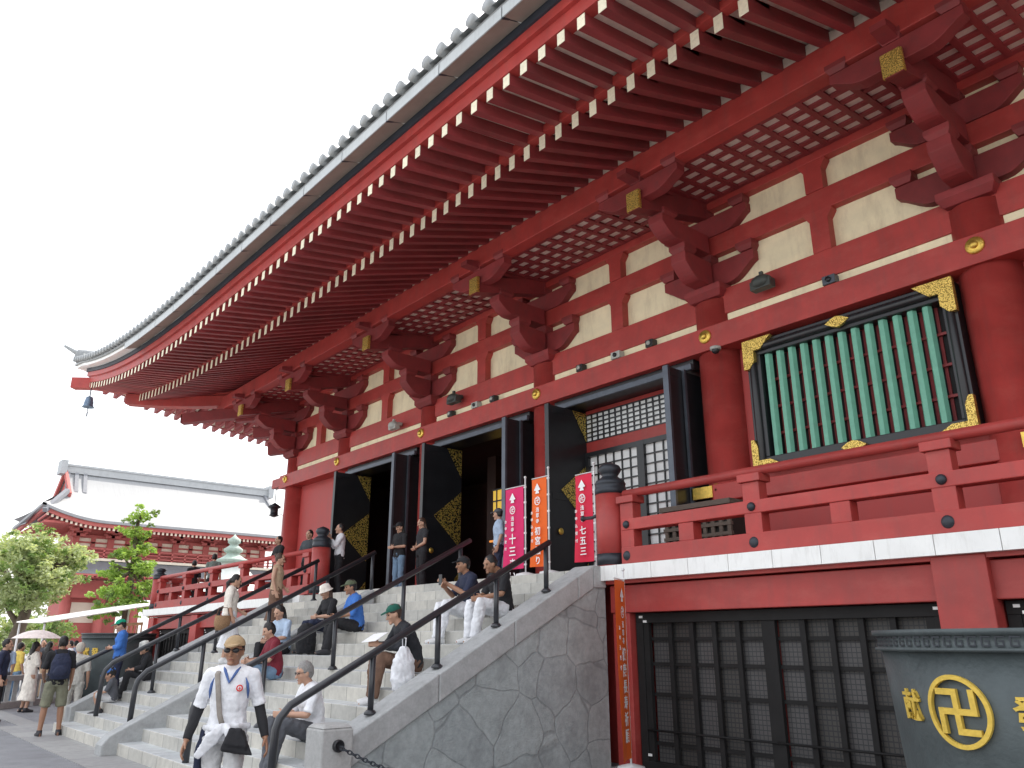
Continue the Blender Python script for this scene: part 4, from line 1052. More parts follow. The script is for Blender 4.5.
# ------------------------------------------------------------------ the great gate beyond
def gate_building():
    T = thing('temple_gate', 'two-storey red temple gate with a wide pale tiled roof far beyond the stairs', 'temple gate', (-92, 28, 0))
    DZ = 0
    def G(mb, n, mt, p=None, bevel=0):
        if DZ: mb.v = [(x, y, z+DZ) for x, y, z in mb.v]
        return mb.build(n, mt, p or T, world=True, bevel=bevel)
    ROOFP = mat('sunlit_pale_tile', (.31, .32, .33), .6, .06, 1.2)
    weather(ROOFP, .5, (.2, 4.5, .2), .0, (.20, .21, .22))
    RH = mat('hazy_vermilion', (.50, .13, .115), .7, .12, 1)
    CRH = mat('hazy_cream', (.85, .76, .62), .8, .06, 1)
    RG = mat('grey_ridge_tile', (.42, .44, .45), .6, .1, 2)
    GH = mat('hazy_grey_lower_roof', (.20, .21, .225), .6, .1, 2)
    X0, X1, Ya, Yb = -98, -83.5, 14.2, 43.5    # eave rectangle
    xr = -90.5                                   # ridge
    ya, yb = 16.9, 38.4
    def lf(y, x=None):
        d = min(y-Ya, Yb-y); return max(0, 1-d/6.)**2*1.25
    # roof front slope (towards the hall) as a curved sheet
    m = MB(); n, k = 40, 12; vs = []
    zr, ze = 18.3, 12.7
    for i in range(k+1):
        t = i/k; x = X1+(xr-X1)*t
        y0 = Ya+(ya-Ya)*min(1, t*1.5); y1 = Yb-(Yb-yb)*min(1, t*1.5)
        z = ze+(zr-ze)*(t*.72+.28*t*t)
        for j in range(n+1):
            y = y0+(y1-y0)*j/n; vs.append((x, y, z+lf(Ya+(Yb-Ya)*j/n)*(1-t)**2))
    m.add(vs, [(i*(n+1)+j, i*(n+1)+j+1, (i+1)*(n+1)+j+1, (i+1)*(n+1)+j) for i in range(k) for j in range(n)], 0, True)
    # the slope away and both hips
    vs = []
    for i in range(k+1):
        t = i/k; x = X0+(xr-X0)*t; z = ze+(zr-ze)*(t*.72+.28*t*t)
        y0 = Ya+(ya-Ya)*min(1, t*1.5); y1 = Yb-(Yb-yb)*min(1, t*1.5)
        for j in range(n+1): vs.append((x, y0+(y1-y0)*j/n, z+lf(Ya+(Yb-Ya)*j/n)*(1-t)**2))
    m.add(vs, [(i*(n+1)+j, i*(n+1)+j+1, (i+1)*(n+1)+j+1, (i+1)*(n+1)+j) for i in range(k) for j in range(n)], 0, True)
    for Y, y in ((Ya, ya), (Yb, yb)):
        t = 2/3.; zz = ze+(zr-ze)*(t*.72+.28*t*t)
        m.add([(X1, Y, ze+1.25), (X0, Y, ze+.4), (X0+(xr-X0)*t, y, zz), (X1+(xr-X1)*t, y, zz), ((X0+X1)/2, Y, ze)], [(0, 4, 3), (4, 1, 2), (4, 2, 3)])
    G(m, 'roof', ROOFP)
    m = MB(); m.box(xr-.4, xr+.4, ya-.2, yb+.2, 18.1, 18.8, 0); m.box(xr-.5, xr+.5, ya-.3, yb+.3, 18.8, 19.0)
    for y in (ya-.35, yb+.35): m.box(xr-.8, xr+.8, y-.3, y+.3, 17.9, 19.3)
    G(m, 'ridge', RG)
    m = MB()
    for y in (ya+.2, ya+1.0, ya+1.8, yb-.3):
        m.bar((X1+(xr-X1)*.98, y, 18.2), (X1+(xr-X1)*.62, y-(.3 if y < 30 else -.4), 15.75), .35, .35)
    m.bar((xr+4.0, ya-.3, 15.7), (X1+.1, Ya+.2, 13.2), .4, .4)
    G(m, 'descending_ridge', mat('dark_ridge_tile', (.22, .23, .25), .7, .1, 2))
    m = MB()   # gable
    m.add([(xr-3.4, ya+.25, 15.4), (xr+3.4, ya+.25, 15.4), (xr, ya+.25, 18.1)], [(0, 1, 2)]); m.bar((xr+4, ya-.05, 15.3), (xr, ya-.05, 18.3), .25, .5); m.bar((xr-4, ya-.05, 15.3), (xr, ya-.05, 18.3), .25, .5)
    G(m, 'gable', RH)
    # eave edge and rafters
    def sweep(z0, z1, inset, name, mt, x1=X1):
        m = MB(); N = 40
        for j in range(N):
            a = Ya+inset+(Yb-Ya-2*inset)*j/N; b = Ya+inset+(Yb-Ya-2*inset)*(j+1)/N; la, lb = lf(a), lf(b)
            m.hexa([(x1-inset-.3, a, z0+la), (x1-inset, a, z0+la), (x1-inset, b, z0+lb), (x1-inset-.3, b, z0+lb), (x1-inset-.3, a, z1+la), (x1-inset, a, z1+la), (x1-inset, b, z1+lb), (x1-inset-.3, b, z1+lb)])
        xx0, xx1 = X0+inset, x1-inset
        m.hexa([(xx0, Ya+inset, z0+.3), (xx1, Ya+inset, z0+1.25), (xx1, Ya+inset+.3, z0+1.2), (xx0, Ya+inset+.3, z0+.3), (xx0, Ya+inset, z1+.3), (xx1, Ya+inset, z1+1.25), (xx1, Ya+inset+.3, z1+1.2), (xx0, Ya+inset+.3, z1+.3)])
        return G(m, name, mt)
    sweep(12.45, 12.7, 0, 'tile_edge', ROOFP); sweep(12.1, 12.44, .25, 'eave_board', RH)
    DZ = .65
    m = MB(); tips = MB(); y = Ya+.6
    while y < Yb-.4:
        l = lf(y)
        m.hexa([(X1-4.3, y-.09, 11.9+l*.1), (X1-.5, y-.09, 11.2+l), (X1-.5, y+.09, 11.2+l), (X1-4.3, y+.09, 11.9+l*.1), (X1-4.3, y-.09, 12.1+l*.1), (X1-.5, y-.09, 11.42+l), (X1-.5, y+.09, 11.42+l), (X1-4.3, y+.09, 12.1+l*.1)])
        tips.box(X1-.5, X1-.47, y-.1, y+.1, 11.2+l, 11.45+l)
        y += .42
    o_ = len(m.v); m.add(tips.v, tips.f, 1); G(m, 'rafter_row', [RH, CRH])
    m = MB()
    for k2 in range(27): x = X0+.6+k2*.5; m.box(x-.09, x+.09, Ya+.5, Ya+4.5, 11.6, 11.8)
    G(m, 'rafter_row', RH)
    m = MB(); m.box(X0+1, X1-3, Ya+1.5, Yb-1, 11.8, 11.9); G(m, 'soffit', RH)
    # upper storey
    xw = -87.5; Y1, Y2 = 18.2, 37.3
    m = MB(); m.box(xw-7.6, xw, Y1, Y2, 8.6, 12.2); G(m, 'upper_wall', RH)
    m = MB(); m.box(xw, xw+.06, Y1+.2, Y2-.2, 9.95, 10.75); G(m, 'cream_band', CRH)
    m = MB()
    ncol = 7; yc = [Y1+(Y2-Y1)*i/(ncol-1) for i in range(ncol)]
    for y in yc: m.cut(); m.box(xw-.2, xw+.3, y-.3, y+.3, 8.6, 12.0)
    G(m, 'upper_column', RH)
    m = MB(); m.box(xw, xw+.25, Y1-.3, Y2+.3, 10.76, 11.05); m.box(xw, xw+.25, Y1-.3, Y2+.3, 9.6, 9.94); m.box(xw, xw+.2, Y1, Y2, 10.25, 10.4)
    for a, b in zip(yc[:-1], yc[1:]): c = (a+b)/2; m.box(xw+.02, xw+.2, c-.2, c+.2, 9.9, 10.8)
    G(m, 'upper_beam', RH)
    for y in yc:
        m = MB()
        for d, z, w in ((.9, 10.75, .7), (1.8, 11.15, .9), (2.7, 11.5, 1.1)):
            m.box(xw, xw+d, y-.16, y+.16, z, z+.3); m.box(xw+d-.3, xw+d, y-w, y+w, z+.05, z+.3); 
            for q in (-w, w): m.box(xw+d-.35, xw+d+.05, y+q-.16, y+q+.16, z+.3, z+.42)
        B = G(m, 'bracket', RH); t = MB(); t.box(xw+2.72, xw+2.76, y-.14, y+.14, 11.45, 11.8); G(t, 'pale_end_plate', CRH, B)
    DZ = .8
    # small balcony of the upper storey
    m = MB(); m.box(xw-8, xw+1.6, Y1-1.6, Y2+1.6, 8.35, 8.6); G(m, 'balcony_floor', CRH)
    m = MB()
    for z in (8.75, 9.1, 9.45): m.box(xw+1.45, xw+1.6, Y1-1.6, Y2+1.6, z, z+.1); m.box(xw-8, xw+1.6, Y1-1.6, Y1-1.45, z, z+.1)
    y = Y1-1.5
    while y < Y2+1.6: m.box(xw+1.4, xw+1.6, y-.08, y+.08, 8.6, 9.5); y += 1.3
    G(m, 'balcony_railing', RH)
    DZ = 1.1
    # lower roof
    m = MB(); m.hexa([(xw-12, Ya+2, 6.6), (X1+.2, Ya+2, 6.6), (X1+.2, Yb-2, 6.6), (xw-12, Yb-2, 6.6), (xw-8, Y1-1, 8.3), (xw+.9, Y1-1, 8.3), (xw+.9, Y2+1, 8.3), (xw-8, Y2+1, 8.3)]); G(m, 'lower_roof', GH)
    m = MB(); y = Ya+2.2
    while y < Yb-2: m.box(X1-3, X1+.1, y-.09, y+.09, 6.3, 6.5); y += .42
    m.box(X1-.1, X1+.18, Ya+2, Yb-2, 6.45, 6.6)
    G(m, 'rafter_row', RH)
    DZ = .9
    m = MB(); m.box(xw-7, xw-1, Y1, Y1+5, -.9, 6.5); m.box(xw-7, xw-1, Y2-6, Y2, 0, 6.5); m.box(xw-1, xw+.2, Y1, Y2, 4.8, 6.5); G(m, 'lower_wall', RH)
    m = MB(); m.box(xw-.98, xw-.9, Y1+.8, Y1+3.0, 2.5, 4.4); m.box(xw-.98, xw-.9, Y2-5, Y2-1, 2.5, 4.4); G(m, 'cream_band', CRH)
    DZ = 0
    m = MB()
    for y in yc: m.cut(); m.lathe([(.45, 0), (.45, 6.6)], (xw, y, 0), 14)
    G(m, 'gate_column', RH)
gate_building()

# ------------------------------------------------------------------ trees
BARK = mat('grey_brown_bark', (.13, .10, .075), .9, .2, 6, bump=.5, bscale=20)
def leafmat(name, c):
    m = mat(name, c, .6, .25, 1.5)
    b = m.node_tree.nodes['Principled BSDF']
    nt = m.node_tree; t = nt.nodes.new('ShaderNodeBsdfTranslucent'); t.inputs['Color'].default_value = (c[0]*1.6, c[1]*1.5, c[2]*.9, 1)
    mx = nt.nodes.new('ShaderNodeMixShader'); mx.inputs[0].default_value = .35
    out = nt.nodes['Material Output']; nt.links.new(b.outputs[0], mx.inputs[1]); nt.links.new(t.outputs[0], mx.inputs[2]); nt.links.new(mx.outputs[0], out.inputs['Surface'])
    return m
LEAF1 = leafmat('olive_green_leaves', (.16, .23, .085)); LEAF2 = leafmat('fresh_green_leaves', (.27, .42, .09)); LEAF3 = leafmat('dark_green_leaves', (.05, .09, .03))
LEAFP = leafmat('hazed_green_leaves', (.38, .45, .25))  # distance haze is mixed into this paler leaf colour
LEAFD = leafmat('mid_green_leaves', (.15, .24, .07))
def leaves(mb, c, r, n, s, mi=0, flat=.6, rnd=random):
    for _ in range(n):
        while True:
            p = Vector((rnd.uniform(-1, 1), rnd.uniform(-1, 1), rnd.uniform(-1, 1)))
            if p.length < 1: break
        p = p*(.35+.65*p.length)
        q = Vector(c)+Vector((p.x*r[0], p.y*r[1], p.z*r[2]))
        a = Vector((rnd.gauss(0, 1), rnd.gauss(0, 1), rnd.gauss(0, 1)*flat)).normalized(); b = a.cross(Vector((rnd.gauss(0, 1), rnd.gauss(0, 1), rnd.gauss(0, 1)))).normalized()
        ss = s*rnd.uniform(.6, 1.3)
        mb.add([q-a*ss, q-b*ss*.45, q+a*ss, q+b*ss*.45], [(0, 1, 2, 3)], mi)
def tree(label, base, trunk, blobs, lm, n, s, r0=.3, seed=1, group=None):
    rnd = random.Random(seed)
    T = thing('tree', label, 'tree', base)
    if group: T['group'] = group
    m = MB(); k = len(trunk); m.tube(trunk, [r0*(1-.5*i/(k-1)) for i in range(k)], 10)
    for b in blobs:
        c = Vector(b[0]); st = Vector(trunk[-1 if c.z > trunk[-1][2] else max(1, k-2)])
        mid = st.lerp(c, .5)+Vector((rnd.uniform(-.2, .2), rnd.uniform(-.2, .2), .15))
        m.tube([st, mid, c], [r0*.42, r0*.25, r0*.08], 7)
        for _ in range(4):
            e = c+Vector((rnd.uniform(-1, 1)*b[1][0], rnd.uniform(-1, 1)*b[1][1], rnd.uniform(-.6, .9)*b[1][2]))*.75; m.tube([mid, (mid+e)/2+Vector((0, 0, .1)), e], [r0*.14, r0*.08, r0*.02], 5)
    m.build('trunk', BARK, T)
    c = MB()
    for b in blobs:
        N = int(n*b[1][0]*b[1][1]*.7); leaves(c, b[0], (b[1][0]*.85, b[1][1]*.85, b[1][2]*.8), N, s, 0, rnd=rnd)
        for _ in range(11):
            d = Vector((rnd.gauss(0, 1), rnd.gauss(0, 1), rnd.gauss(0, .8))).normalized(); cc = Vector(b[0])+Vector((d.x*b[1][0], d.y*b[1][1], d.z*b[1][2]))*rnd.uniform(.8, 1.3); q = rnd.uniform(.16, .4)
            leaves(c, cc, (b[1][0]*q, b[1][1]*q, b[1][2]*q), int(N*q*.3), s*rnd.uniform(.8, 1.2), rnd.randrange(2), rnd=rnd)
    c.build('crown', [lm, LEAFD], T, fix=False)
    return T
rb = random.Random(5); blobs = []
for k in range(26):
    a = rb.uniform(0, 2*PI); e = rb.uniform(-.25, 1); rr = rb.uniform(.45, 1)
    blobs.append(((2.1*rr*math.cos(a), 2.2*rr*math.sin(a), 3.9+2.6*e*(1.1-.4*rr)), (.9, .9, .7)))
tree('broad hazy green tree with a thick forked trunk at the left edge', (-45, 7.55, 0), [(0, -.2, 0), (.05, -.15, 1.2), (-.1, .1, 2.3), (0, .3, 3.4)], blobs, LEAFP, 560, .11, .42, 3)
blobs = []
for z, r, k in ((3.0, 1.0, 4), (3.7, 1.0, 3), (4.5, .8, 3), (5.3, .5, 2), (6.1, .3, 1), (6.7, .22, 1)):
    for i in range(k):
        a = 2*PI*i/k+z; q = r if k > 1 else 0; blobs.append(((q*math.cos(a)*.85, q*math.sin(a)*.9+.1*math.sin(z*3), z+.18*math.sin(i*2.3+z)), (.5, .55, .36)))
tree('slender bright-green tree with cloud-shaped tufts beside the balcony', (-36.5, 9.9, 0), [(0, 0, 0), (.05, 0, 2.2), (-.05, .05, 4.5), (0, 0, 6.6)], blobs, LEAF2, 1500, .09, .15, 8)
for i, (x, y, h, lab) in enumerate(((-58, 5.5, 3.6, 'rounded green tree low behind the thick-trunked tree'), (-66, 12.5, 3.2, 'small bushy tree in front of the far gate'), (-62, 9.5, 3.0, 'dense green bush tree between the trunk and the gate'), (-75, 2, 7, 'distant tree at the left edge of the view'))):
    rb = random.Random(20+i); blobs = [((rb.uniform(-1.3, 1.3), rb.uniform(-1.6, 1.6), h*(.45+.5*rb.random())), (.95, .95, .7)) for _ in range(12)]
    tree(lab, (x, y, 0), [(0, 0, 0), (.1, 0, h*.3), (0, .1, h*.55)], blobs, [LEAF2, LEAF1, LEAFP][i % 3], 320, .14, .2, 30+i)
# ------------------------------------------------------------------ people
SKIN = mat('skin', (.50, .29, .20), .55, .06, 12); SKIN2 = mat('tanned_skin', (.34, .175, .105), .5, .06, 12)
def cloth(name, c, var=.18): return mat(name, c, .88, var, 9, bump=.45, bscale=28)
C_ = {k: cloth('cloth_'+k, v) for k, v in dict(white=(.78, .79, .82), black=(.018, .018, .021), navy=(.022, .028, .06), khaki=(.20, .20, .14), jeans=(.16, .25, .36), maroon=(.20, .02, .035),
     blue=(.05, .17, .52), lightblue=(.42, .53, .68), beige=(.50, .36, .24), brown=(.16, .09, .06), grey=(.10, .105, .12), green=(.01, .10, .07), cream=(.80, .74, .66), paleg=(.55, .53, .48),
     camo=(.10, .12, .07), tan=(.42, .30, .17), yellow=(.75, .55, .12), ltgrey=(.55, .55, .55)).items()}
HAIRB = mat('black_hair', (.012, .010, .010), .45, .3, 60, bump=.4, bscale=120); HAIRG = mat('grey_hair', (.25, .24, .23), .6, .25, 60, bump=.4, bscale=120)
HAIRBR = mat('brown_hair', (.06, .03, .018), .5, .3, 60, bump=.4, bscale=120)
SOLE = mat('white_sole', (.7, .7, .7), .6, .05); SHOED = mat('dark_shoe', (.03, .03, .035), .6, .2)
LIP = mat('lip', (.28, .09, .075), .5, .05); EYE = mat('dark_eye', (.02, .015, .012), .25, .05)

def solid(mb, name, mt, parent, vox=.01, smooth=2, wr=0., seed=0):
    """fuse overlapping shapes into one continuous surface"""
    me = mb.mesh('tmp'); o = bpy.data.objects.new('tmp', me); col.objects.link(o)
    r = o.modifiers.new('r', 'REMESH'); r.mode = 'VOXEL'; r.voxel_size = vox
    if smooth: s = o.modifiers.new('s', 'SMOOTH'); s.factor = .5; s.iterations = smooth
    dg = bpy.context.evaluated_depsgraph_get(); dg.update()
    out = bpy.data.meshes.new_from_object(o.evaluated_get(dg)); bpy.data.objects.remove(o)
    if wr:
        nrm = [v.normal.copy() for v in out.vertices]
        for v, n in zip(out.vertices, nrm):
            p = v.co*1.0
            d = noise.noise(Vector((p.x*9+seed, p.y*9, p.z*9+p.x*6)))+.7*abs(noise.noise(Vector((p.x*20+p.z*8, p.y*20+seed, p.z*14))))*2-.3
            v.co += n*d*wr
    out.polygons.foreach_set('use_smooth', [True]*len(out.polygons))
    out.materials.clear(); out.materials.append(mt); out.name = name
    ob = bpy.data.objects.new(name, out); col.objects.link(ob); ob.parent = parent
    return ob

STAND = dict(pel=(0, 0, .93), wai=(.0, 0, 1.10), che=(.01, 0, 1.28), sho=(-.01, 0, 1.41), nec=(0, 0, 1.47), hed=(.025, 0, 1.585),
             lhi=(0, .09, .90), rhi=(0, -.09, .90), lkn=(.02, .10, .49), rkn=(.02, -.10, .49), lan=(-.03, .10, .085), ran=(-.03, -.10, .085),
             lsh=(-.01, .175, 1.385), rsh=(-.01, -.175, 1.385), lel=(-.03, .225, 1.12), rel=(-.03, -.225, 1.12), lwr=(.05, .235, .88), rwr=(.05, -.235, .88))
SIT = dict(pel=(.0, 0, .11), wai=(.0, 0, .26), che=(.05, 0, .44), sho=(.06, 0, .575), nec=(.09, 0, .63), hed=(.14, 0, .735),
           lhi=(.03, .09, .10), rhi=(.03, -.09, .10), lkn=(.43, .13, .19), rkn=(.43, -.14, .17), lan=(.52, .12, -.265), ran=(.46, -.13, -.265),
           lsh=(.06, .175, .55), rsh=(.06, -.175, .55), lel=(.16, .23, .30), rel=(.16, -.23, .30), lwr=(.38, .10, .25), rwr=(.38, -.10, .25))
def hand(mb, wr, d, side, curl=.35, s=1., palmn=None):
    """palm, four fingers and a thumb; side +1 left hand"""
    d = Vector(d).normalized(); u = Vector(palmn) if palmn else Vector((0, -side, 0))   # direction the palm faces
    u = (u-d*u.dot(d)); u = u.normalized() if u.length > .01 else Vector((1, 0, 0))
    w = d.cross(u).normalized()*(-side)            # thumb side
    P = lambda a, b, c: Vector(wr)+(d*a+w*b+u*c)*s
    mb.tube([P(-.01, 0, 0), P(.03, 0, 0), P(.075, 0, .0), P(.098, 0, .004)], [(.024*s, .018*s), (.036*s, .017*s), (.041*s, .015*s), (.036*s, .011*s)], 10, hint=w)
    for k, (b, L) in enumerate(((.030, .07), (.010, .08), (-.010, .074), (-.029, .058))):
        c1 = curl*.6; p0 = P(.085, b, 0); p1 = p0+(d*math.cos(c1)+u*math.sin(c1))*L*.45*s; c2 = curl*1.9; p2 = p1+(d*math.cos(c2)+u*math.sin(c2))*L*.33*s; c3 = curl*3; p3 = p2+(d*math.cos(c3)+u*math.sin(c3))*L*.25*s
        mb.tube([p0, p1, p2, p3], [.0092*s, .0086*s, .008*s, .0065*s], 7)
    p0 = P(.02, .028, .006); p1 = P(.05, .056, .018); p2 = P(.08, .062, .032)
    mb.tube([p0, p1, p2], [.013*s, .0105*s, .008*s], 7)
def head(mb, c, yaw=0, pitch=0):
    Rm = Matrix.Rotation(yaw, 3, 'Z') @ Matrix.Rotation(pitch, 3, 'Y')
    def fn(p, q):
        z = p.z; k = 1.
        if z < 0: k = 1-.30*(-z)**1.6
        x = q.x*(1-.10*(-z if z < 0 else 0)); y = q.y*k
        if p.x > 0 and z < .2: x *= 1-.04*abs(p.y)
        if p.x < 0 and z < -.2: x *= 1-.35*(-z-.2)
        return Rm @ Vector((x, y, q.z))
    mb.ball(c, (.094, .075, .118), 20, 16, fn=fn)
    A = lambda x, y, z: Vector(c)+Rm @ Vector((x, y, z))
    mb.tube([A(.088, 0, .02), A(.1, 0, -.01), A(.112, 0, -.028), A(.098, 0, -.036)], [.008, .010, .014, .010], 8)
    mb.ball(A(.075, 0, -.095), (.022, .028, .018), 10, 8)
    mb.ball(A(.084, 0, -.066), (.010, .022, .012), 10, 8)
    for s in (1, -1):
        mb.ball(A(-.002, s*.076, -.008), (.02, .010, .032), 10, 8); mb.ball(A(.075, s*.032, .035), (.018, .026, .009), 8, 6); mb.ball(A(.062, s*.04, -.02), (.022, .022, .02), 8, 6)
    return A
def foot(mb, an, fwd, s=1., sole=.085, g=0.):
    a = Vector(an); f = Vector((fwd[0], fwd[1], 0)).normalized(); up = Vector((0, 0, 1)); z0 = a-up*(sole-.0)
    pts = [z0-f*.075+up*.04, z0-f*.04+up*.045, z0+f*.05+up*.044, z0+f*.12+up*.034, z0+f*.175+up*.028]
    mb.tube(pts, [(.026+g, .036+g), (.036+g, .042+g), (.042+g, .040+g), (.046+g, .032+g), (.028+g, .022+g)], 10, hint=f.cross(up))
    mb.tube([a+up*.03, a-up*.035], [.042+g, .045+g], 10)
def person(label, loc, yaw, H=1.68, pose='stand', J=None, top='white', sleeve=.45, bottom='black', blen='long', skin=None, hair='short', hairm=None, hat=None, hatm=None, look=(0, 0), shoes='dark', vox=.012, cat='person', group=None, fat=1., near=False, skirt=False, dress=False):
    s = H/1.70; j = dict(STAND if pose == 'stand' else SIT)
    if J: j.update(J)
    if pose == 'sit' and J and 'lean' in J: pass
    j = {k: Vector(v)*s for k, v in j.items() if k != 'lean'}
    P = thing('person', label, cat, loc, yaw, group)
    skin = skin or SKIN; f = fat*s
    hint = (0, 1, 0)
    def torso(mb, g=0., low=True, neck=True):
        up = (j['wai']-j['pel']).normalized()
        pts = [j['pel']-up*.07*s, j['pel'], j['wai'], j['che'], j['sho']]
        rad = [(.13*f+g, .10*f+g), (.158*f+g, .115*f+g), (.135*f+g, .098*f+g), (.158*f+g, .112*f+g), (.15*s+g, .085*s+g)]
        if not low: pts = pts[1:]; rad = rad[1:]
        d = (j['nec']-j['sho']).normalized(); pts.append(j['sho']+d*.045*s); rad.append((.08*s+g*.7, .06*s+g*.7))
        mb.tube(pts, rad, 18, hint=hint)
        mb.tube([j['lsh']-Vector((0, .03, 0)), j['sho']+Vector((0, 0, .01)), j['rsh']+Vector((0, .03, 0))], [.052*s+g, .062*s+g, .052*s+g], 12)
    def arm(mb, S, g=0., t0=0, t1=1.):
        a, b, c = j[S+'sh'], j[S+'el'], j[S+'wr']
        L1 = (b-a).length; L2 = (c-b).length; tot = L1+L2
        pts = [a]; rad = [.052*s+g]
        for t in (.25, .5, .75, .95, 1.): 
            if t*.5 < t1: pts.append(a.lerp(b, t)); rad.append((.05-.012*t)*s+g)
        if t1 <= .5: pts.append(a.lerp(b, t1*2)); rad.append(.043*s+g*1.15)
        else:
            for t in (.1, .35, .65, 1.):
                if .5+t*.5 <= t1+1e-6: pts.append(b.lerp(c, t)); rad.append((.038+.004*math.sin(t*PI)-.012*t)*s+g)
        mb.tube(pts, rad, 10)
    def leg(mb, S, g=0., t1=1., flare=0):
        a, b, c = j[S+'hi'], j[S+'kn'], j[S+'an']
        pts = [a]; rad = [.088*f+g]
        for t in (.3, .6, .9, 1.): pts.append(a.lerp(b, t)); rad.append((.086-.03*t)*f+g)
        if t1 > .5:
            for t in (.12, .35, .65, 1.):
                if .5+t*.5 <= t1+.03: pts.append(b.lerp(c, t)); rad.append((.054+.006*math.sin(min(1, t*1.6)*PI)-.016*t)*f+g+flare*t)
        mb.tube(pts, rad, 12)
    b = MB(); torso(b)
    for S in 'lr': arm(b, S); leg(b, S)
    b.tube([j['sho'], j['nec'], j['hed']-Vector((.01, 0, .04))*s], [.062*s, .053*s, .052*s], 12)
    A = head(b, j['hed'], look[0], look[1])
    for S, sd in (('l', 1), ('r', -1)):
        hand(b, j[S+'wr'], j[S+'wr']-j[S+'el'], sd, s=s, palmn=(j.get(S+'pn') or None) if (S+'pn') in j else None)
        kn, an = j[S+'kn'], j[S+'an']; foot(b, an, (1, .12*sd), s)
    solid(b, 'body', skin, P, vox*.75 if not near else .0055, 1)
    # shirt
    if top:
        t = MB(); torso(t, .016)
        if sleeve > 0:
            for S in 'lr': arm(t, S, .015, t1=sleeve); t.ball(j[S+'sh'], (.066*s, .066*s, .066*s), 12, 8)
        solid(t, 'dress' if dress else 'shirt', C_[top] if isinstance(top, str) else top, P, vox if not near else .008, 2, .009 if not near else .0055, len(label))
    if bottom:
        t = MB(); up = (j['wai']-j['pel']).normalized()
        t.tube([j['pel']-up*.09*s, j['pel'], j['pel']+up*.06*s], [(.14*f+.006, .105*f+.006), (.158*f+.012, .118*f+.012), (.15*f+.008, .108*f+.008)], 16, hint=hint)
        if skirt:
            kn = (j['lkn']+j['rkn'])/2; an = (j['lan']+j['ran'])/2
            if pose == 'stand': t.tube([j['pel'], j['pel'].lerp(kn, .5), kn, kn.lerp(an, .55)], [(.165*s, .13*s), (.18*s, .15*s), (.20*s, .17*s), (.24*s, .2*s)], 18, hint=hint)
            else: t.tube([j['pel'], kn, an+Vector((0, 0, .1))], [(.17*s, .12*s), (.2*s, .11*s), (.2*s, .12*s)], 18, hint=hint)
        else:
            for S in 'lr': leg(t, S, .013, {'long': .97, 'shorts': .47, 'capri': .75}[blen], .015 if blen == 'long' else 0)
            if blen == 'shorts':
                for S in 'lr': q = j[S+'hi'].lerp(j[S+'kn'], .6); t.tube([j[S+'hi'], q, j[S+'hi'].lerp(j[S+'kn'], .98)], [.1*s, .095*s, .09*s], 12)
        solid(t, 'skirt' if skirt else 'trousers', C_[bottom] if isinstance(bottom, str) else bottom, P, vox, 2, .011, len(label)+3)
    for S, sd in (('l', 1), ('r', -1)):
        t = MB(); foot(t, j[S+'an'], (1, .12*sd), s, g=.006); solid(t, 'shoe', {'dark': SHOED, 'white': SOLE}[shoes], P, vox, 1)
    # hair and hats
    Rm = Matrix.Rotation(look[0], 3, 'Z') @ Matrix.Rotation(look[1], 3, 'Y'); hc = j['hed']
    hairm = hairm or HAIRB
    def HB_(mb, c, r, fn=None): mb.ball(hc+Rm @ Vector(c), r, 18, 12, fn=(lambda p, q: Rm @ q))
    hm = MB(); HB_(hm, (-.018, 0, .026), (.093, .084, .108))
    if hair == 'long':
        back = hc+Rm @ Vector((-.07, 0, 0)); hm.tube([back+Vector((.02, 0, .03)), back+Vector((-.015, 0, -.12)), back+Vector((-.03, 0, -.28)), back+Vector((-.02, 0, -.42))], [(.075, .05), (.09, .045), (.085, .035), (.03, .012)], 12, hint=hint)
    if hair == 'tail':
        back = hc+Rm @ Vector((-.09, 0, .02)); hm.tube([back, back+Vector((-.06, 0, -.08)), back+Vector((-.05, 0, -.25)), back+Vector((-.03, 0, -.45))], [.035, .04, .032, .01], 8)
    if hair == 'bun': HB_(hm, (-.1, 0, .06), (.045, .045, .045))
    solid(hm, 'hair', hairm, P, .010, 1, .009, 2)
    if hat:
        t = MB(); m_ = C_[hatm] if isinstance(hatm, str) else hatm
        n = 18; vs = []; fs = []
        Q = lambda x, y, z: hc+Rm @ Vector((x, y, z))
        if hat == 'cap':
            for i in range(7):
                th = PI/2*i/6
                for k in range(n):
                    a = 2*PI*k/n; vs.append(Q(-.010+.103*math.cos(th)*math.cos(a), .087*math.cos(th)*math.sin(a), .045+.085*math.sin(th)))
            fs = [(i*n+k, i*n+(k+1) % n, (i+1)*n+(k+1) % n, (i+1)*n+k) for i in range(6) for k in range(n)]; t.add(vs, fs, 0, True)
            br = [Q(.08, -.07, .052), Q(.125, -.055, .047), Q(.16, -.03, .04), Q(.17, 0, .038), Q(.16, .03, .04), Q(.125, .055, .047), Q(.08, .07, .052)]
            br2 = [p+Rm @ Vector((0, 0, .012)) for p in br]
            t.add(br+br2, [tuple(range(7)), tuple(range(13, 6, -1))]+[(i, (i+1) % 7, 7+(i+1) % 7, 7+i) for i in range(7)], 0)
        else:
            prof = [(.135, .02, 1), (.105, .05, 1), (.098, .09, 1), (.08, .135, 1), (.02, .15, 1)]
            for r, z, q in prof:
                for k in range(n): a = 2*PI*k/n; vs.append(Q(-.005+r*math.cos(a), r*.92*math.sin(a), z-.005))
            fs = [(i*n+k, i*n+(k+1) % n, (i+1)*n+(k+1) % n, (i+1)*n+k) for i in range(4) for k in range(n)]+[tuple(range(4*n, 5*n))]; t.add(vs, fs, 0, True)
        t.build('hat', m_, P)
    if near is False and H > 1.0:
        pass
    e = MB()
    for sd in (1, -1): e.cut(); e.ball(A(.082, sd*.032, .012), (.011, .015, .008), 8, 6)
    e.build('eye', EYE, P)
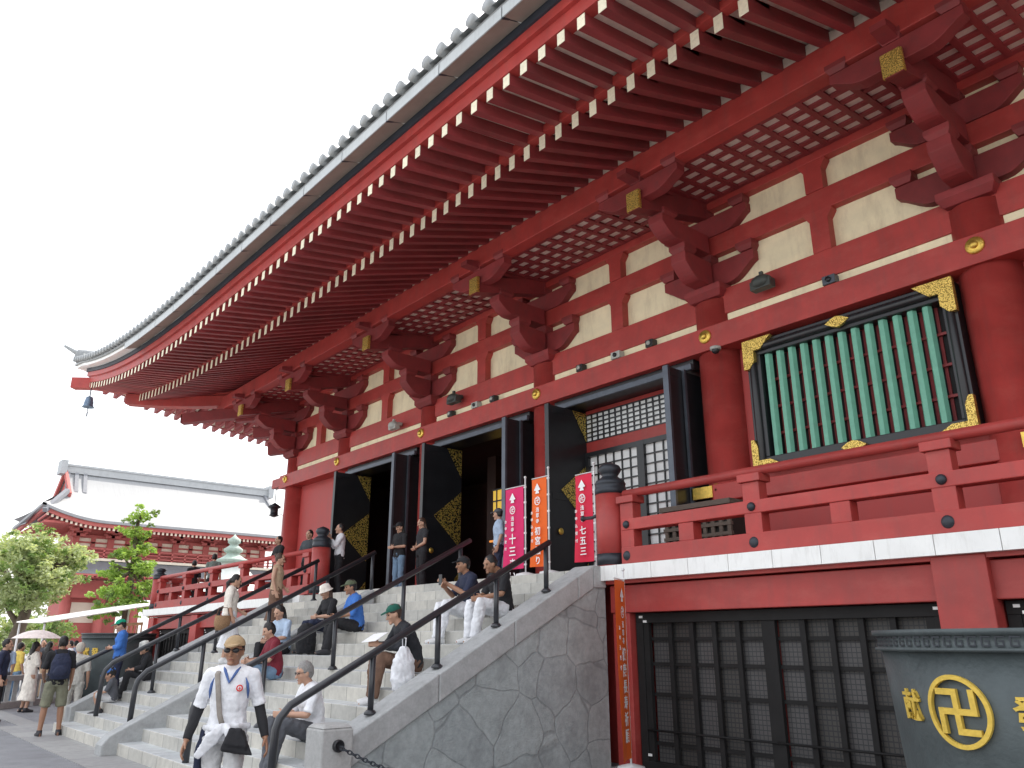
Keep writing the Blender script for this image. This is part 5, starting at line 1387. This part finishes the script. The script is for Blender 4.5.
    e = MB(); e.ball(A(.0915, 0, -.062), (.005, .019, .0045), 8, 6); e.build('mouth', LIP, P)
    P['_j'] = 0; del P['_j']
    return P, j, A

def at_pix(x, y, dist):   # kept for reference of eye height only
    return None
DOWN = -PI/2     # facing down the stairs

def prop(name, label, cat, mb, mt, loc=(0, 0, 0), rz=0, group=None, vox=0, wr=0):
    T = thing(name, label, cat, loc, rz, group)
    return T

# --- the man in the white jersey
ML = (-6.93, 2.80, 0.0); MY = math.atan2(-ML[1], -ML[0])-.12
P1, j1, A1 = person('man in a khaki cap and white sports jersey walking toward the viewer', ML, MY, 1.64, 'stand',
    dict(lhi=(0, .09, .9), lkn=(.16, .10, .50), lan=(.22, .10, .10), rkn=(-.02, -.1, .50), ran=(-.28, -.1, .14), lel=(-.03, .255, 1.12), rel=(-.05, -.255, 1.11), lwr=(.06, .33, .88), rwr=(.05, -.31, .87), hed=(.03, 0, 1.585)),
    'white', .46, 'ltgrey', 'long', SKIN2, 'short', HAIRB, 'cap', 'tan', (-.12, .05), 'dark', .010, near=True)
s1 = 1.64/1.7
for sgn, S in ((1, 'l'), (-1, 'r')):
    m = MB(); a, b, c = j1[S+'sh'], j1[S+'el'], j1[S+'wr']; m.tube([a.lerp(b, .72), b, b.lerp(c, .5), b.lerp(c, .96)], [.047, .045, .042, .034], 12)
    sl = solid(m, 'arm_sleeve', C_['black'], P1, .008, 1, .003)
m = MB(); hc = j1['hed']; Rm = Matrix.Rotation(-.12, 3, 'Z') @ Matrix.Rotation(.05, 3, 'Y')
Q = lambda x, y, z: hc+Rm @ Vector((x, y, z))
for sd in (1, -1): m.ball(Q(.088, sd*.034, .010), (.014, .03, .020), 12, 8); m.tube([Q(.08, sd*.062, .015), Q(.0, sd*.083, .012)], .004, 6)
m.tube([Q(.1, -.01, .014), Q(.1, .01, .014)], .004, 6); m.build('sunglasses', BLACK, P1)
# collar, side flashes and crest on the jersey
BLU = cloth('blue_trim', (.08, .14, .34))
def front(y, z, k=.0):   # a point just proud of the chest
    zz = (z-1.10*s1)/(.31*s1); r = .140*s1+.03*s1*max(0, min(1, zz)); d = .098*s1+.022*s1*max(0, min(1, zz))
    return Vector((.005+(d+.024+k)*math.sqrt(max(.05, 1-(y/(r+.03))**2)), y, z))
m = MB()
zt = 1.45*s1
m.tube([Vector((.03, .062, zt)), Vector((.075, .045, zt-.03)), front(.0, 1.33*s1)+Vector((.006, 0, 0)), Vector((.075, -.045, zt-.03)), Vector((.03, -.062, zt)), Vector((-.05, -.05, zt+.012)), Vector((-.075, 0, zt+.015)), Vector((-.05, .05, zt+.012)), Vector((.03, .062, zt))], [(.012, .016)]*9, 8)
solid(m, 'collar', BLU, P1, .006, 1)
m = MB()
for sd in (1, -1):
    m.cut(); pts = [front(sd*.125, 1.37*s1, .0), front(sd*.142, 1.32*s1, .004), front(sd*.150, 1.26*s1, .006), front(sd*.152, 1.20*s1, .004)]; m.tube(pts, [(.003, .004), (.011, .004), (.012, .004), (.003, .003)], 8, hint=(0, 1, 0))
m.build('side_flash', BLU, P1)
REDC = cloth('red_crest', (.65, .03, .02)); 
cc = front(.085, 1.285*s1, .004)
m = MB(); m.lathe([(.025, -.004), (.027, .0), (.027, .004), (.018, .005), (.017, .002)], cc, 20, axis='x'); m.box(cc.x, cc.x+.007, cc.y-.003, cc.y+.003, cc.z-.013, cc.z+.013); m.box(cc.x, cc.x+.0072, cc.y-.010, cc.y+.010, cc.z-.003, cc.z+.003); cr = m.build('crest', REDC, P1); m = MB(); m.lathe([(.017, .004), (.017, .0035), (.001, .0035)], cc, 16, axis='x'); m.build('crest_field', C_['white'], cr)
# strap, belt pouch bag and the jacket tied round his waist
STRAP = cloth('grey_beige_strap', (.30, .27, .24))
T = thing('shoulder_bag', 'black shoulder bag with a grey strap worn by the man in the white jersey', 'bag', ML, MY)
m = MB(); pts = [Vector((-.02, -.10, 1.44*s1)), front(-.10, 1.40*s1, .012), front(-.085, 1.3*s1, .012), front(-.07, 1.2*s1, .016), front(-.05, 1.08*s1, .02), front(-.02, 1.0*s1, .03)]
m.tube(pts, [(.021, .004)]*6, 8, hint=(0, 1, 0)); m.build('strap', STRAP, T)
m = MB(); m.hexa([(.16, .0, .76), (.15, .24, .73), (.24, .25, .74), (.26, -.01, .79), (.16, .06, .94), (.14, .16, .92), (.22, .15, .92), (.225, .05, .95)]); m.hexa([(.21, .02, .82), (.2, .2, .8), (.26, .2, .8), (.275, .02, .83), (.2, .05, .95), (.19, .15, .94), (.235, .14, .93), (.24, .05, .95)]); solid(m, 'bag_body', C_['black'], T, .012, 3, .006)
T = thing('tied_jacket', 'white and navy jacket tied round the waist of the man in the jersey', 'jacket', ML, MY)
m = MB(); m.tube([(.0, .18, .94), (.13, .1, .95), (.15, 0, .96), (.13, -.1, .94), (0, -.18, .93), (-.12, -.1, .93), (-.12, .1, .93), (0, .18, .94)], [(.026, .014)]*8, 8)
m.tube([(.15, 0, .96), (.19, .06, .88), (.17, .14, .78)], [(.03, .02), (.045, .015), (.03, .01)], 8); m.tube([(.15, 0, .96), (.17, -.09, .86), (.12, -.2, .72)], [(.03, .02), (.06, .015), (.03, .01)], 8); solid(m, 'jacket_sleeve', C_['white'], T, .008, 2, .006)
m = MB(); m.tube([(-.06, -.17, .93), (-.06, -.2, .75), (-.05, -.2, .5)], [(.08, .03), (.11, .04), (.09, .03)], 12, hint=(1, 0, 0)); solid(m, 'jacket_body', C_['navy'], T, .01, 2, .01)

# --- standing figures on the ground
BK = (-17.1, 3.65, 0)
person('man with a dark backpack, black shirt and khaki shorts standing back to us', BK, PI-.1, 1.70, 'stand', dict(lan=(-.03, .15, .085), ran=(-.03, -.15, .085), lkn=(0, .13, .49), rkn=(0, -.13, .49), lwr=(.2, .2, .98), lel=(.0, .24, 1.12)), 'black', .46, 'khaki', 'shorts', SKIN2, 'short')
T = thing('backpack', 'dark navy backpack on the back of the man in khaki shorts', 'backpack', BK, PI-.1)
m = MB(); m.tube([(-.2, 0, .98), (-.23, 0, 1.08), (-.23, 0, 1.25), (-.19, 0, 1.40)], [(.15, .07), (.17, .1), (.165, .09), (.11, .05)], 16, hint=(0, 1, 0)); m.ball((-.32, 0, 1.10), (.05, .12, .1)); solid(m, 'pack_body', C_['navy'], T, .012, 2, .008)
m = MB()
for sd in (1, -1): m.tube([(-.14, sd*.1, 1.40), (-.02, sd*.11, 1.46), (.10, sd*.12, 1.38), (.11, sd*.14, 1.18), (-.05, sd*.17, 1.05), (-.16, sd*.14, 1.03)], [(.02, .008)]*6, 6)
m.build('shoulder_strap', C_['navy'], T)
person('pale-haired person in beige standing just behind the backpack man', (-18.6, 4.3, 0), PI*.9, 1.58, 'stand', None, 'paleg', .5, 'paleg', 'long', SKIN, 'short', mat('pale_hair', (.5, .46, .4), .7))
CW = (-23.2, 4.35, 0)
person('woman dressed all in white under the pale parasol', CW, PI*.6, 1.6, 'stand', dict(rwr=(.12, -.08, 1.35), rel=(.02, -.22, 1.12)), 'cream', .95, 'cream', 'long', SKIN, 'long', skirt=True, vox=.014)
T = thing('parasol', 'pale round parasol held over the woman in white', 'parasol', (CW[0], CW[1], 1.15))
m = MB(); vs = []
for i in range(6):
    t = i/5
    for k in range(24): a = 2*PI*k/24; vs.append((.56*t*math.cos(a)+.001, .56*t*math.sin(a), .74-.2*t*t))
m.add(vs, [(i*24+k, i*24+(k+1) % 24, (i+1)*24+(k+1) % 24, (i+1)*24+k) for i in range(5) for k in range(24)], 0, True); m.build('canopy', cloth('pale_parasol_cloth', (.82, .72, .68)), T)
m = MB(); m.tube([(0, 0, .1), (0, 0, .8)], .01, 8); m.build('shaft', BLACK, T)
person('person in dark navy cut by the left edge of the photo', (-20.6, 3.3, 0), PI*.4, 1.66, 'stand', None, 'navy', .9, 'black')
for i, (x, y, tp, bt, lab) in enumerate(((-26.2, 4.55, 'yellow', 'jeans', 'person in a yellow top in the crowd at the far left'), (-25.0, 4.05, 'lightblue', 'grey', 'person in pale blue in the crowd at the far left'), (-29.6, 6.55, 'white', 'jeans', 'person in white with jeans near the awning'), (-30.8, 6.0, 'grey', 'black', 'person in grey near the awning'), (-33.6, 7.1, 'maroon', 'grey', 'person in dark red under the white awning'), (-27.9, 5.6, 'black', 'beige', 'person in black with beige trousers in the crowd'), (-31.8, 7.2, 'lightblue', 'navy', 'person in pale blue with navy trousers near the awning'))):
    person(lab, (x, y, 0), 2+i*1.3, 1.58+.03*(i % 4), 'stand', None, tp, .5, bt, 'long', SKIN, ['short', 'long'][i % 2], vox=.016, group='crowd by the stone fence')

# --- the family at the left foot of the stairs
def seat(i): return RISE*i
person('standing person in a green cap and blue jacket by the far handrail', (-17.45, 4.75, seat(3)), DOWN-.3, 1.50, 'stand', dict(lwr=(.2, .05, 1.1), lel=(.03, .22, 1.12), rwr=(.2, -.05, 1.1), hed=(.06, 0, 1.57)), 'blue', .95, 'navy', 'long', SKIN, 'short', None, 'cap', cloth('cap_green', (.0, .28, .16)), (0, .3))
person('seated child in a white patterned hat and black clothes', (-17.3, Y0+RUN*4+.10, seat(5)), DOWN-.2, 1.42, 'sit', None, 'black', .95, 'black', 'long', SKIN, 'short', None, 'bucket', cloth('hat_white_pattern', (.62, .62, .58), .35), (0, .25))
person('small seated child in a blue cap and grey shorts', (-17.0, Y0+RUN*2+.10, seat(3)), DOWN-.4, 1.15, 'sit', dict(lan=(.3, .12, -.2), ran=(.3, -.12, -.2)), 'grey', .5, 'ltgrey', 'shorts', SKIN, 'short', None, 'cap', 'blue', (0, .4))

# --- on the stairs
person('woman in a loose white blouse with a black ponytail climbing the stairs', (-15.15, 5.95, seat(7)), 1.2, 1.60, 'stand', dict(lwr=(.22, .12, .98), lel=(0, .23, 1.1), lkn=(.08, .1, .5), hed=(.06, 0, 1.57)), 'cream', .8, 'white', 'long', SKIN, 'tail', None, None, None, (0, .25), 'white', fat=1.12, skirt=True)
T = thing('basket_bag', 'brown woven bag carried by the woman in the white blouse', 'bag', (-14.95, 5.75, seat(7)))
m = MB(); m.tube([(0, 0, .58), (0, 0, .7), (0, 0, .84)], [(.11, .08), (.15, .1), (.14, .08)], 16); m.build('bag_body', mat('woven_straw', (.32, .19, .10), .8, .3, 60, bump=.6, bscale=80), T); m = MB(); m.tube([(0, -.12, .82), (0, -.08, .98), (0, .08, .98), (0, .12, .82)], .009, 6); m.build('bag_handle', C_['brown'], T)
person('woman in a tan top and brown skirt standing high on the stairs', (-15.75, 7.1, seat(10)), 0.9, 1.58, 'stand', dict(lwr=(.18, .1, .95)), 'beige', 0, 'brown', 'long', SKIN, 'bun', HAIRBR, None, None, (0, .2), skirt=True)
person('woman with long black hair and pale blue top seated below the woman in brown', (-13.45, Y0+RUN*7+.10, seat(8)), DOWN+.25, 1.58, 'sit', None, 'lightblue', .5, 'black', 'long', SKIN, 'long', None, None, None, (0, .35))
person('person in a maroon shirt and blue jeans seated mid stairs', (-12.25, Y0+RUN*5+.10, seat(6)), DOWN-.15, 1.66, 'sit', dict(lwr=(.42, .05, .28), rwr=(.4, -.05, .3)), 'maroon', .46, 'jeans', 'long', SKIN, 'short', None, None, None, (0, .35), 'white')
person('seated person in a cream sun hat with a dark vest', (-13.05, Y0+RUN*9+.10, seat(10)), DOWN, 1.60, 'sit', dict(lwr=(.3, .03, .28), rwr=(.3, -.03, .28)), 'black', .5, 'navy', 'long', SKIN, 'long', HAIRBR, 'bucket', 'cream', (0, .4))
person('seated man in a bright blue shirt and grey-green cap', (-12.15, Y0+RUN*9+.10, seat(10)), DOWN-.2, 1.68, 'sit', None, 'blue', .6, 'black', 'long', SKIN2, 'short', None, 'cap', 'camo', (0, .2))
m = MB(); m.tube([(0, 0, .02), (0, 0, .2), (0, 0, .42), (0, 0, .5)], [(.16, .1), (.18, .13), (.15, .11), (.08, .06)], 14)
T = thing('rucksack', 'black rucksack on a step in front of the pair in sun hat and blue shirt', 'backpack', (-12.75, 6.35, seat(8))); solid(m, 'pack_body', C_['black'], T, .014, 2, .012)
m = MB(); m.tube([(0, -.1, .4), (0, -.18, .3), (0, -.15, .1)], .012, 6); m.build('shoulder_strap', C_['black'], T)
person('man in a dark green cap and black jacket reading a paper on the stairs', (-8.95, Y0+RUN*6+.10, seat(7)), DOWN-.25, 1.74, 'sit', dict(che=(.1, 0, .42), sho=(.15, 0, .55), nec=(.2, 0, .6), hed=(.26, 0, .70), lsh=(.15, .18, .53), rsh=(.15, -.18, .53), lel=(.25, .24, .3), rel=(.25, -.24, .32), lwr=(.46, .08, .34), rwr=(.46, -.1, .34)), cloth('jacket_black', (.022, .024, .03)), .95, 'brown', 'long', SKIN, 'short', HAIRBR, 'cap', 'green', (0, .35), 'white', fat=1.08)
T = thing('paper_sheets', 'white paper sheets held by the man in the dark green cap', 'papers', (-9.02, 5.43, seat(7)+.37), .2)
m = MB(); m.hexa([(-.14, -.1, 0), (.12, -.1, .02), (.12, .1, .12), (-.14, .1, .1), (-.14, -.1, .006), (.12, -.1, .026), (.12, .1, .126), (-.14, .1, .106)]); m.build('sheet', PRINT, T)
T = thing('white_carrier_bag', 'white carrier bag hanging beside the knees of the man in the dark green cap', 'bag', (-8.65, 5.62, seat(6)))
m = MB(); m.tube([(0, 0, .0), (0, 0, .12), (.0, 0, .34), (0, 0, .5)], [(.13, .08), (.17, .12), (.14, .09), (.05, .03)], 14); solid(m, 'bag_body', C_['white'], T, .012, 2, .014)
m = MB(); m.tube([(-.03, 0, .48), (-.04, 0, .6), (.04, 0, .6), (.03, 0, .48)], .008, 6); m.build('bag_handle', C_['white'], T)
PG, jg, Ag = person('grey-haired man with glasses in a white T-shirt and grey trousers seated low on the stairs', (-8.98, Y0+RUN*2+.12, seat(3)), DOWN-.1, 1.70, 'sit', dict(lwr=(.36, .02, .3), rwr=(.34, -.02, .3), lkn=(.42, .18, .22), rkn=(.42, -.16, .22)), 'white', .46, 'grey', 'long', SKIN, 'short', HAIRG, None, None, (0, .2), 'white', fat=1.1)
m = MB()
for sd in (1, -1): m.tube([Ag(.1, sd*.012, .018), Ag(.102, sd*.03, .03), Ag(.096, sd*.052, .018), Ag(.102, sd*.03, .0), Ag(.1, sd*.012, .018)], .003, 5); m.tube([Ag(.096, sd*.052, .018), Ag(0, sd*.08, .012)], .003, 5)
m.build('glasses', BLACK, PG)
person('seated man in a black cap and navy shirt with white trousers holding a phone', (-9.45, Y0+RUN*10+.10, seat(11)), DOWN-.25, 1.74, 'sit', dict(lwr=(.4, -.02, .48), rwr=(.42, .0, .42), lel=(.2, .23, .32), rel=(.2, -.23, .32)), 'navy', .46, 'white', 'long', SKIN2, 'short', None, 'cap', 'black', (0, .1), 'white', fat=1.08)
T = thing('smartphone', 'black smartphone in the raised hand of the man in the navy shirt', 'phone', (-9.58, 6.80, seat(11)+.53)); m = MB(); m.box(-.04, .04, -.006, .006, -.075, .075); m.build('phone_body', BLACK, T, bevel=.004); m = MB(); m.box(-.035, .035, .007, .008, -.065, .065); m.build('phone_screen', STEELB, T)
person('seated man in a black T-shirt and white trousers beside the coping', (-8.75, Y0+RUN*10+.10, seat(11)), DOWN-.1, 1.72, 'sit', dict(hed=(.2, 0, .7)), 'black', .46, 'white', 'long', SKIN2, 'short', None, None, None, (0, .3), 'white', fat=1.1)
# --- on the platform at the head of the stairs
FZ = 2.625
person('person in a white shirt and black trousers raising a phone beside the left post', (-17.0, 9.15, FZ), DOWN-.4, 1.64, 'stand', dict(lwr=(.26, .03, 1.38), lel=(.12, .2, 1.15), rwr=(.26, -.03, 1.38), rel=(.12, -.2, 1.15)), 'white', .95, 'black')
person('woman in a dark top, black cap and pale flared jeans by the open doors', (-15.9, 10.1, FZ), DOWN+.1, 1.64, 'stand', dict(lwr=(.2, .02, 1.1), lel=(.03, .22, 1.12), rwr=(.2, -.02, 1.1), rel=(.03, -.22, 1.12)), 'black', .46, 'jeans', 'long', SKIN, 'long', None, 'cap', 'black', (0, .3))
person('woman with long black hair in an all black outfit by the open doors', (-15.2, 10.25, FZ), DOWN-.2, 1.68, 'stand', dict(lwr=(.16, .02, 1.02), lel=(.03, .22, 1.12), rwr=(.16, -.02, 1.02), rel=(.03, -.22, 1.12)), cloth('top_charcoal', (.03, .03, .035)), .3, 'black', 'long', SKIN, 'long', HAIRBR, None, None, (0, .3))
person('guard in a pale blue shirt and peaked cap beside the pink banner', (-12.75, 10.5, FZ), DOWN-.6, 1.62, 'stand', None, 'lightblue', .5, 'navy', 'long', SKIN, 'short', None, 'cap', 'grey', (-.5, .1))
# --- along the far balcony
for x, y, tp, H_, lab, yw in ((-28.0, 9.6, 'black', 1.62, 'dark figure at the far end of the balcony', PI), (-26.2, 9.6, cloth('shirt_sage', (.16, .2, .18)), 1.70, 'man in a sage grey shirt walking along the balcony', PI*.8), (-20.7, 9.3, 'black', 1.72, 'man in black leaning on the balcony rail near the corner column', DOWN), (-18.9, 9.3, cloth('shirt_slate', (.06, .07, .08)), 1.70, 'person in slate grey leaning on the rail beside the left post', DOWN+.4)):
    person(lab, (x, y, FZ), yw, H_, 'stand', dict(lwr=(.3, .15, 1.08), rwr=(.3, -.15, 1.08), lel=(.08, .23, 1.12), rel=(.08, -.23, 1.12)) if 'leaning' in lab else None, tp, .5, 'black')

# ------------------------------------------------------------------ camera, sky, sun
cam = bpy.data.cameras.new('camera'); co = bpy.data.objects.new('camera', cam); col.objects.link(co)
th, p = R(40.4), R(18.1)
fw = Vector((-math.cos(th), math.sin(th), 0)); F = fw*math.cos(p)+Vector((0, 0, 1))*math.sin(p)
co.location = (0, 0, 1.6); co.rotation_euler = F.to_track_quat('-Z', 'Y').to_euler()
cam.sensor_width = 36; cam.lens = 36*790/1024; cam.clip_end = 3000; cam.clip_start = .05
scene.camera = co
SUN_EL, SUN_AZ = R(57), Vector((-.30, .95, 0)).normalized()
w = bpy.data.worlds.new('World'); scene.world = w; w.use_nodes = True; nt = w.node_tree; bg = nt.nodes['Background']
sky = nt.nodes.new('ShaderNodeTexSky'); sky.sky_type = 'NISHITA'; sky.sun_disc = False; sky.sun_elevation = SUN_EL
sky.sun_rotation = math.atan2(SUN_AZ.x, SUN_AZ.y); sky.dust_density = 6; sky.air_density = 1.2
HAZE = (.92, .96, 1.0); 
sc = nt.nodes.new('ShaderNodeVectorMath'); sc.operation = 'SCALE'; sc.inputs['Scale'].default_value = .12
nt.links.new(sky.outputs[0], sc.inputs[0]); ad = nt.nodes.new('ShaderNodeVectorMath'); ad.operation = 'ADD'; ad.inputs[1].default_value = tuple(HAZE_K*c for c in HAZE) if 'HAZE_K' in globals() else (1.38, 1.38, 1.39)
nt.links.new(sc.outputs[0], ad.inputs[0]); nt.links.new(ad.outputs[0], bg.inputs['Color']); bg.inputs['Strength'].default_value = 1.0
sl_ = bpy.data.lights.new('sun', 'SUN'); sl_.energy = 4.4; sl_.angle = R(.6); sl_.color = (1, .95, .87)
so = bpy.data.objects.new('sun', sl_); col.objects.link(so)
d = Vector((SUN_AZ.x*math.cos(SUN_EL), SUN_AZ.y*math.cos(SUN_EL), math.sin(SUN_EL))); so.rotation_euler = d.to_track_quat('Z', 'Y').to_euler(); so.location = (0, 0, 60)
scene.view_settings.view_transform = 'Standard'; scene.view_settings.look = 'None'; scene.view_settings.exposure = 0
